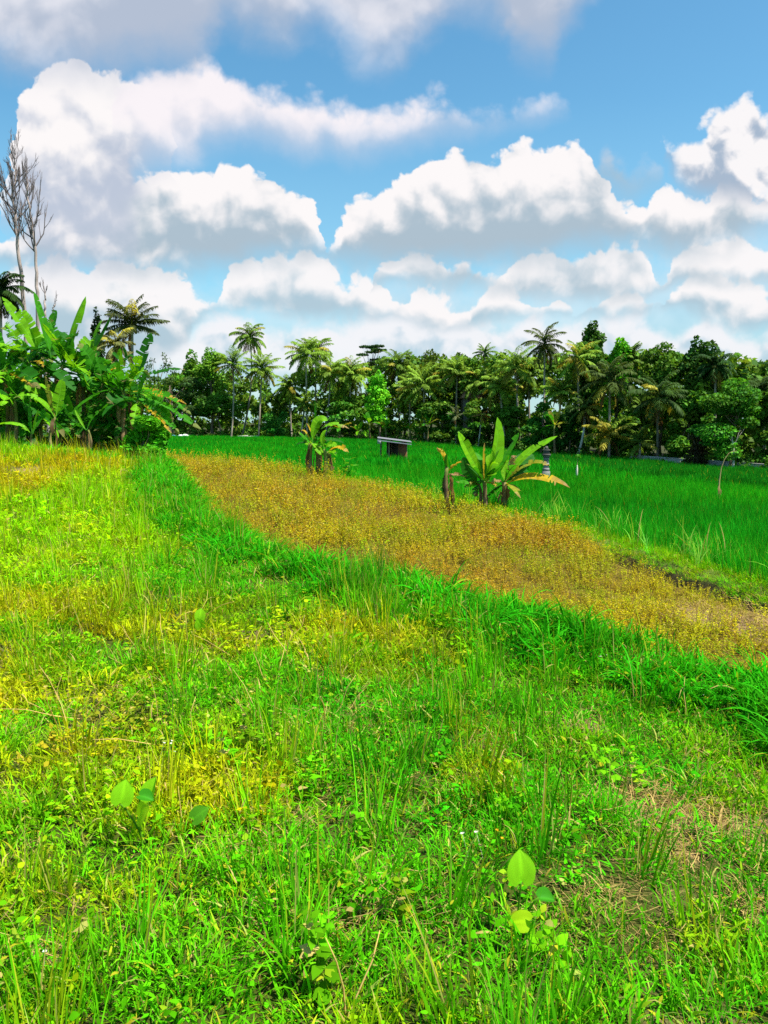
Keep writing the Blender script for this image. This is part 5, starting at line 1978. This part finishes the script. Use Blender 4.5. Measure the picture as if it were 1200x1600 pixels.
def far_house():
    d = D(737) + 7
    loc = at_px(737, 690, d)
    root = thing('house', 'house with a brown tiled roof hidden among the palms', 'house', loc)
    Z = lambda py: W(737, py, d).z - loc.z
    s = d / 1200
    hw = 16 * s
    m = MB()
    m.box((-hw * .8, 0, -.2), (hw * .8, 4, Z(622)), np.array([.12, .10, .08]))
    part_mesh(m, 'wall', M_STONE, root)
    m = MB()
    z0, z1 = Z(622), Z(609)
    v = [(-hw, -.6, z0), (hw, -.6, z0), (hw, 4.6, z0), (-hw, 4.6, z0), (-hw * .6, 2, z1), (hw * .6, 2, z1)]
    m.add(v, [(0, 1, 5, 4), (2, 3, 4, 5), (1, 2, 5, 5), (3, 0, 4, 4), (3, 2, 1, 0)], np.array([.26, .13, .08]))
    part_mesh(m, 'roof', M_STONE, root)
    m = MB()
    m.box((-hw * .4, -.03, Z(655)), (-hw * .1, -.002, Z(630)), np.array([.1, .08, .07]))
    part_mesh(m, 'door', M_WOOD, root)


far_house()


def sapling():
    d = 27
    loc = at_px(543, 748, d)
    root = thing('weed_sapling', 'leafy green weed plant at the plot corner beside the banana clump', 'plant', loc)
    L = lambda px, py: np.array(W(px, py, d) - loc)
    m = MB()
    for a, b in (((543, 748), (547, 716)), ((540, 748), (539, 728)), ((545, 748), (555, 735))):
        m.tube([L(*a) * [1, 1, 0], (L(*a) + L(*b)) / 2, L(*b)], [.015, .012, .006], np.array([.1, .2, .03]), 5)
    part_mesh(m, 'stem', M_BARK, root, True)
    m = MB()
    n = 26
    ps = [(547, 718), (545, 724), (549, 728), (541, 730), (538, 736), (546, 738), (554, 738), (557, 742), (536, 742), (544, 744), (551, 746), (548, 735), (542, 738)]
    C = np.array([L(*p) for p in ps for _ in range(2)])
    a = RB.uniform(0, 6.28, n)
    Dd = np.stack([np.cos(a), np.sin(a), RB.uniform(-.1, .7, n)], -1)
    leaflets(m, RB, C, Dd, RB.uniform(.2, .34, n), RB.uniform(.1, .15, n), np.tile([.09, .30, .015], (n, 1)) * RB.uniform(.7, 1.2, (n, 1)))
    part_mesh(m, 'foliage', M_BANANA, root)


sapling()


# broad heart-leaved plants near the eye
def heart_leaf(c, size, ax, up, col, fold=.2):
    """c leaf centre, ax direction to the tip, up facing"""
    n, k = 15, 9
    ax = unit(np.array(ax, float))
    sd = unit(np.cross(ax, np.array(up, float)))
    nn = np.cross(sd, ax)
    t = np.linspace(0, 1, n)
    w = size * .47 * np.interp(t, [0, .04, .15, .35, .55, .75, .9, 1], [.34, .66, .92, 1, .92, .66, .34, .02])
    v, cc = [], []
    for i in range(n):
        for j in range(k):
            u = j / (k - 1) * 2 - 1
            back = -.10 * size * math.exp(-(t[i] / .14) ** 2) * (abs(u) - .35) * 2
            p = np.array(c) + ax * (size * (t[i] - .45) + back) + sd * w[i] * u + nn * (fold * abs(u) ** 1.5 * w[i] - .22 * size * (t[i] - .4) ** 2 + .012 * size * math.sin(9 * u + 5 * t[i]))
            v.append(p)
            vein = 1.0 + .25 * math.exp(-(u * 14) ** 2)
            cc.append(np.array(col) * vein)
    idx = np.arange(n * k).reshape(n, k)
    f = np.stack([idx[:-1, :-1], idx[1:, :-1], idx[1:, 1:], idx[:-1, 1:]], -1)
    m = MB()
    m.add(v, f, np.array(cc))
    return m, np.array(c) - ax * size * .45


def heart_plant(label, bx, by, leaves):
    g = gp(bx, by)
    d = g[1]
    loc = Vector((g[0], d, gz(*g)))
    s = d / 1200
    root = thing('heart_leaved_plant', label, 'plant', loc, 'heart-leaved plants in the near grass')
    for px, py, size, ax, up, col, dd, fold in leaves:
        c = np.array(W(px, py, d + dd - .04) - loc)
        m, j = heart_leaf(c, size * s * 1.05, ax, up, col, fold)
        lf = part_mesh(m, 'leaf', M_BANANA, root, True)
        st = MB()
        b = np.array([RB.normal(0, .012), RB.normal(0, .012), -.01])
        st.tube([b, b * .6 + j * .4 + [0, 0, .02], b * .2 + j * .8 + [0, 0, .015], j], [.0042, .0036, .003, .0026], np.array([.14, .34, .02]), 6)
        o = part_mesh(st, 'leaf_stalk', M_BANANA, lf, True)


HL = (.38, .62, .008)
HM = (.24, .58, .010)
HD = (.05, .28, .012)
heart_plant('heart-leaved plant with three raised leaves, one nearly yellow, in the weeds', 218, 1322,
            [(192, 1239, 37, (.15, .3, .9), (.3, -1, .5), HM, .02, .15), (222, 1270, 38, (.3, -.25, .35), (.1, -.8, .8), HL, -.06, .12), (237, 1235, 38, (.15, .4, .9), (-.6, -.8, .2), HM, .06, .5), (228, 1246, 24, (.8, -.1, -.2), (0, -.4, 1), HD, .0, .6)])
heart_plant('heart-leaved plant with one upright and one flat glowing leaf before the worn turf', 812, 1462,
            [(814, 1356, 50, (.0, .3, 1), (.15, -1, .35), HM, .03, .12), (813, 1440, 35, (-.5, .1, -.1), (0, -.75, .8), HL, -.05, .1), (853, 1404, 30, (.8, .2, -.2), (.2, -.3, 1), HD, .03, .7)])
heart_plant('small heart-leaved plant with two stacked green leaves near the bank', 315, 992,
            [(313, 960, 18, (.1, .3, .9), (0, -1, .4), HM, 0, .2), (312, 975, 18, (-.2, -.2, .6), (0, -.9, .6), HM, -.03, .2)])
heart_plant('lone slanting heart leaf right of the yellow-leaved one, by a yellow sprig', 305, 1300,
            [(312, 1272, 30, (.7, .2, .5), (-.2, -.8, .7), (.08, .28, .012), 0, .2)])


def single_flower():
    g = gp(763, 1445)
    loc = Vector((g[0], g[1], gz(*g)))
    root = thing('yellow_flower', 'single round yellow flower beside the flat glowing leaf', 'flower', loc)
    c = np.array(W(763, 1424, g[1] - .02) - loc)
    m = MB()
    m.tube([(0, 0, -.01), c * .5, c], [.002, .0016, .0012], np.array([.1, .3, .02]), 5)
    part_mesh(m, 'stem', M_BANANA, root, True)
    m = MB()
    for ring, (n, L, el) in enumerate(((9, .011, .2), (8, .009, .7), (6, .006, 1.2))):
        a = np.arange(n) * 6.283 / n + ring
        Dd = np.stack([np.cos(a) * math.cos(el), np.sin(a) * math.cos(el) - .25, np.full(n, math.sin(el))], -1)
        leaflets(m, RB, np.tile(c, (n, 1)), Dd, np.full(n, L), np.full(n, .008), np.tile([.75, .52, .01], (n, 1)), 0)
    part_mesh(m, 'petals', M_BANANA, root)


single_flower()
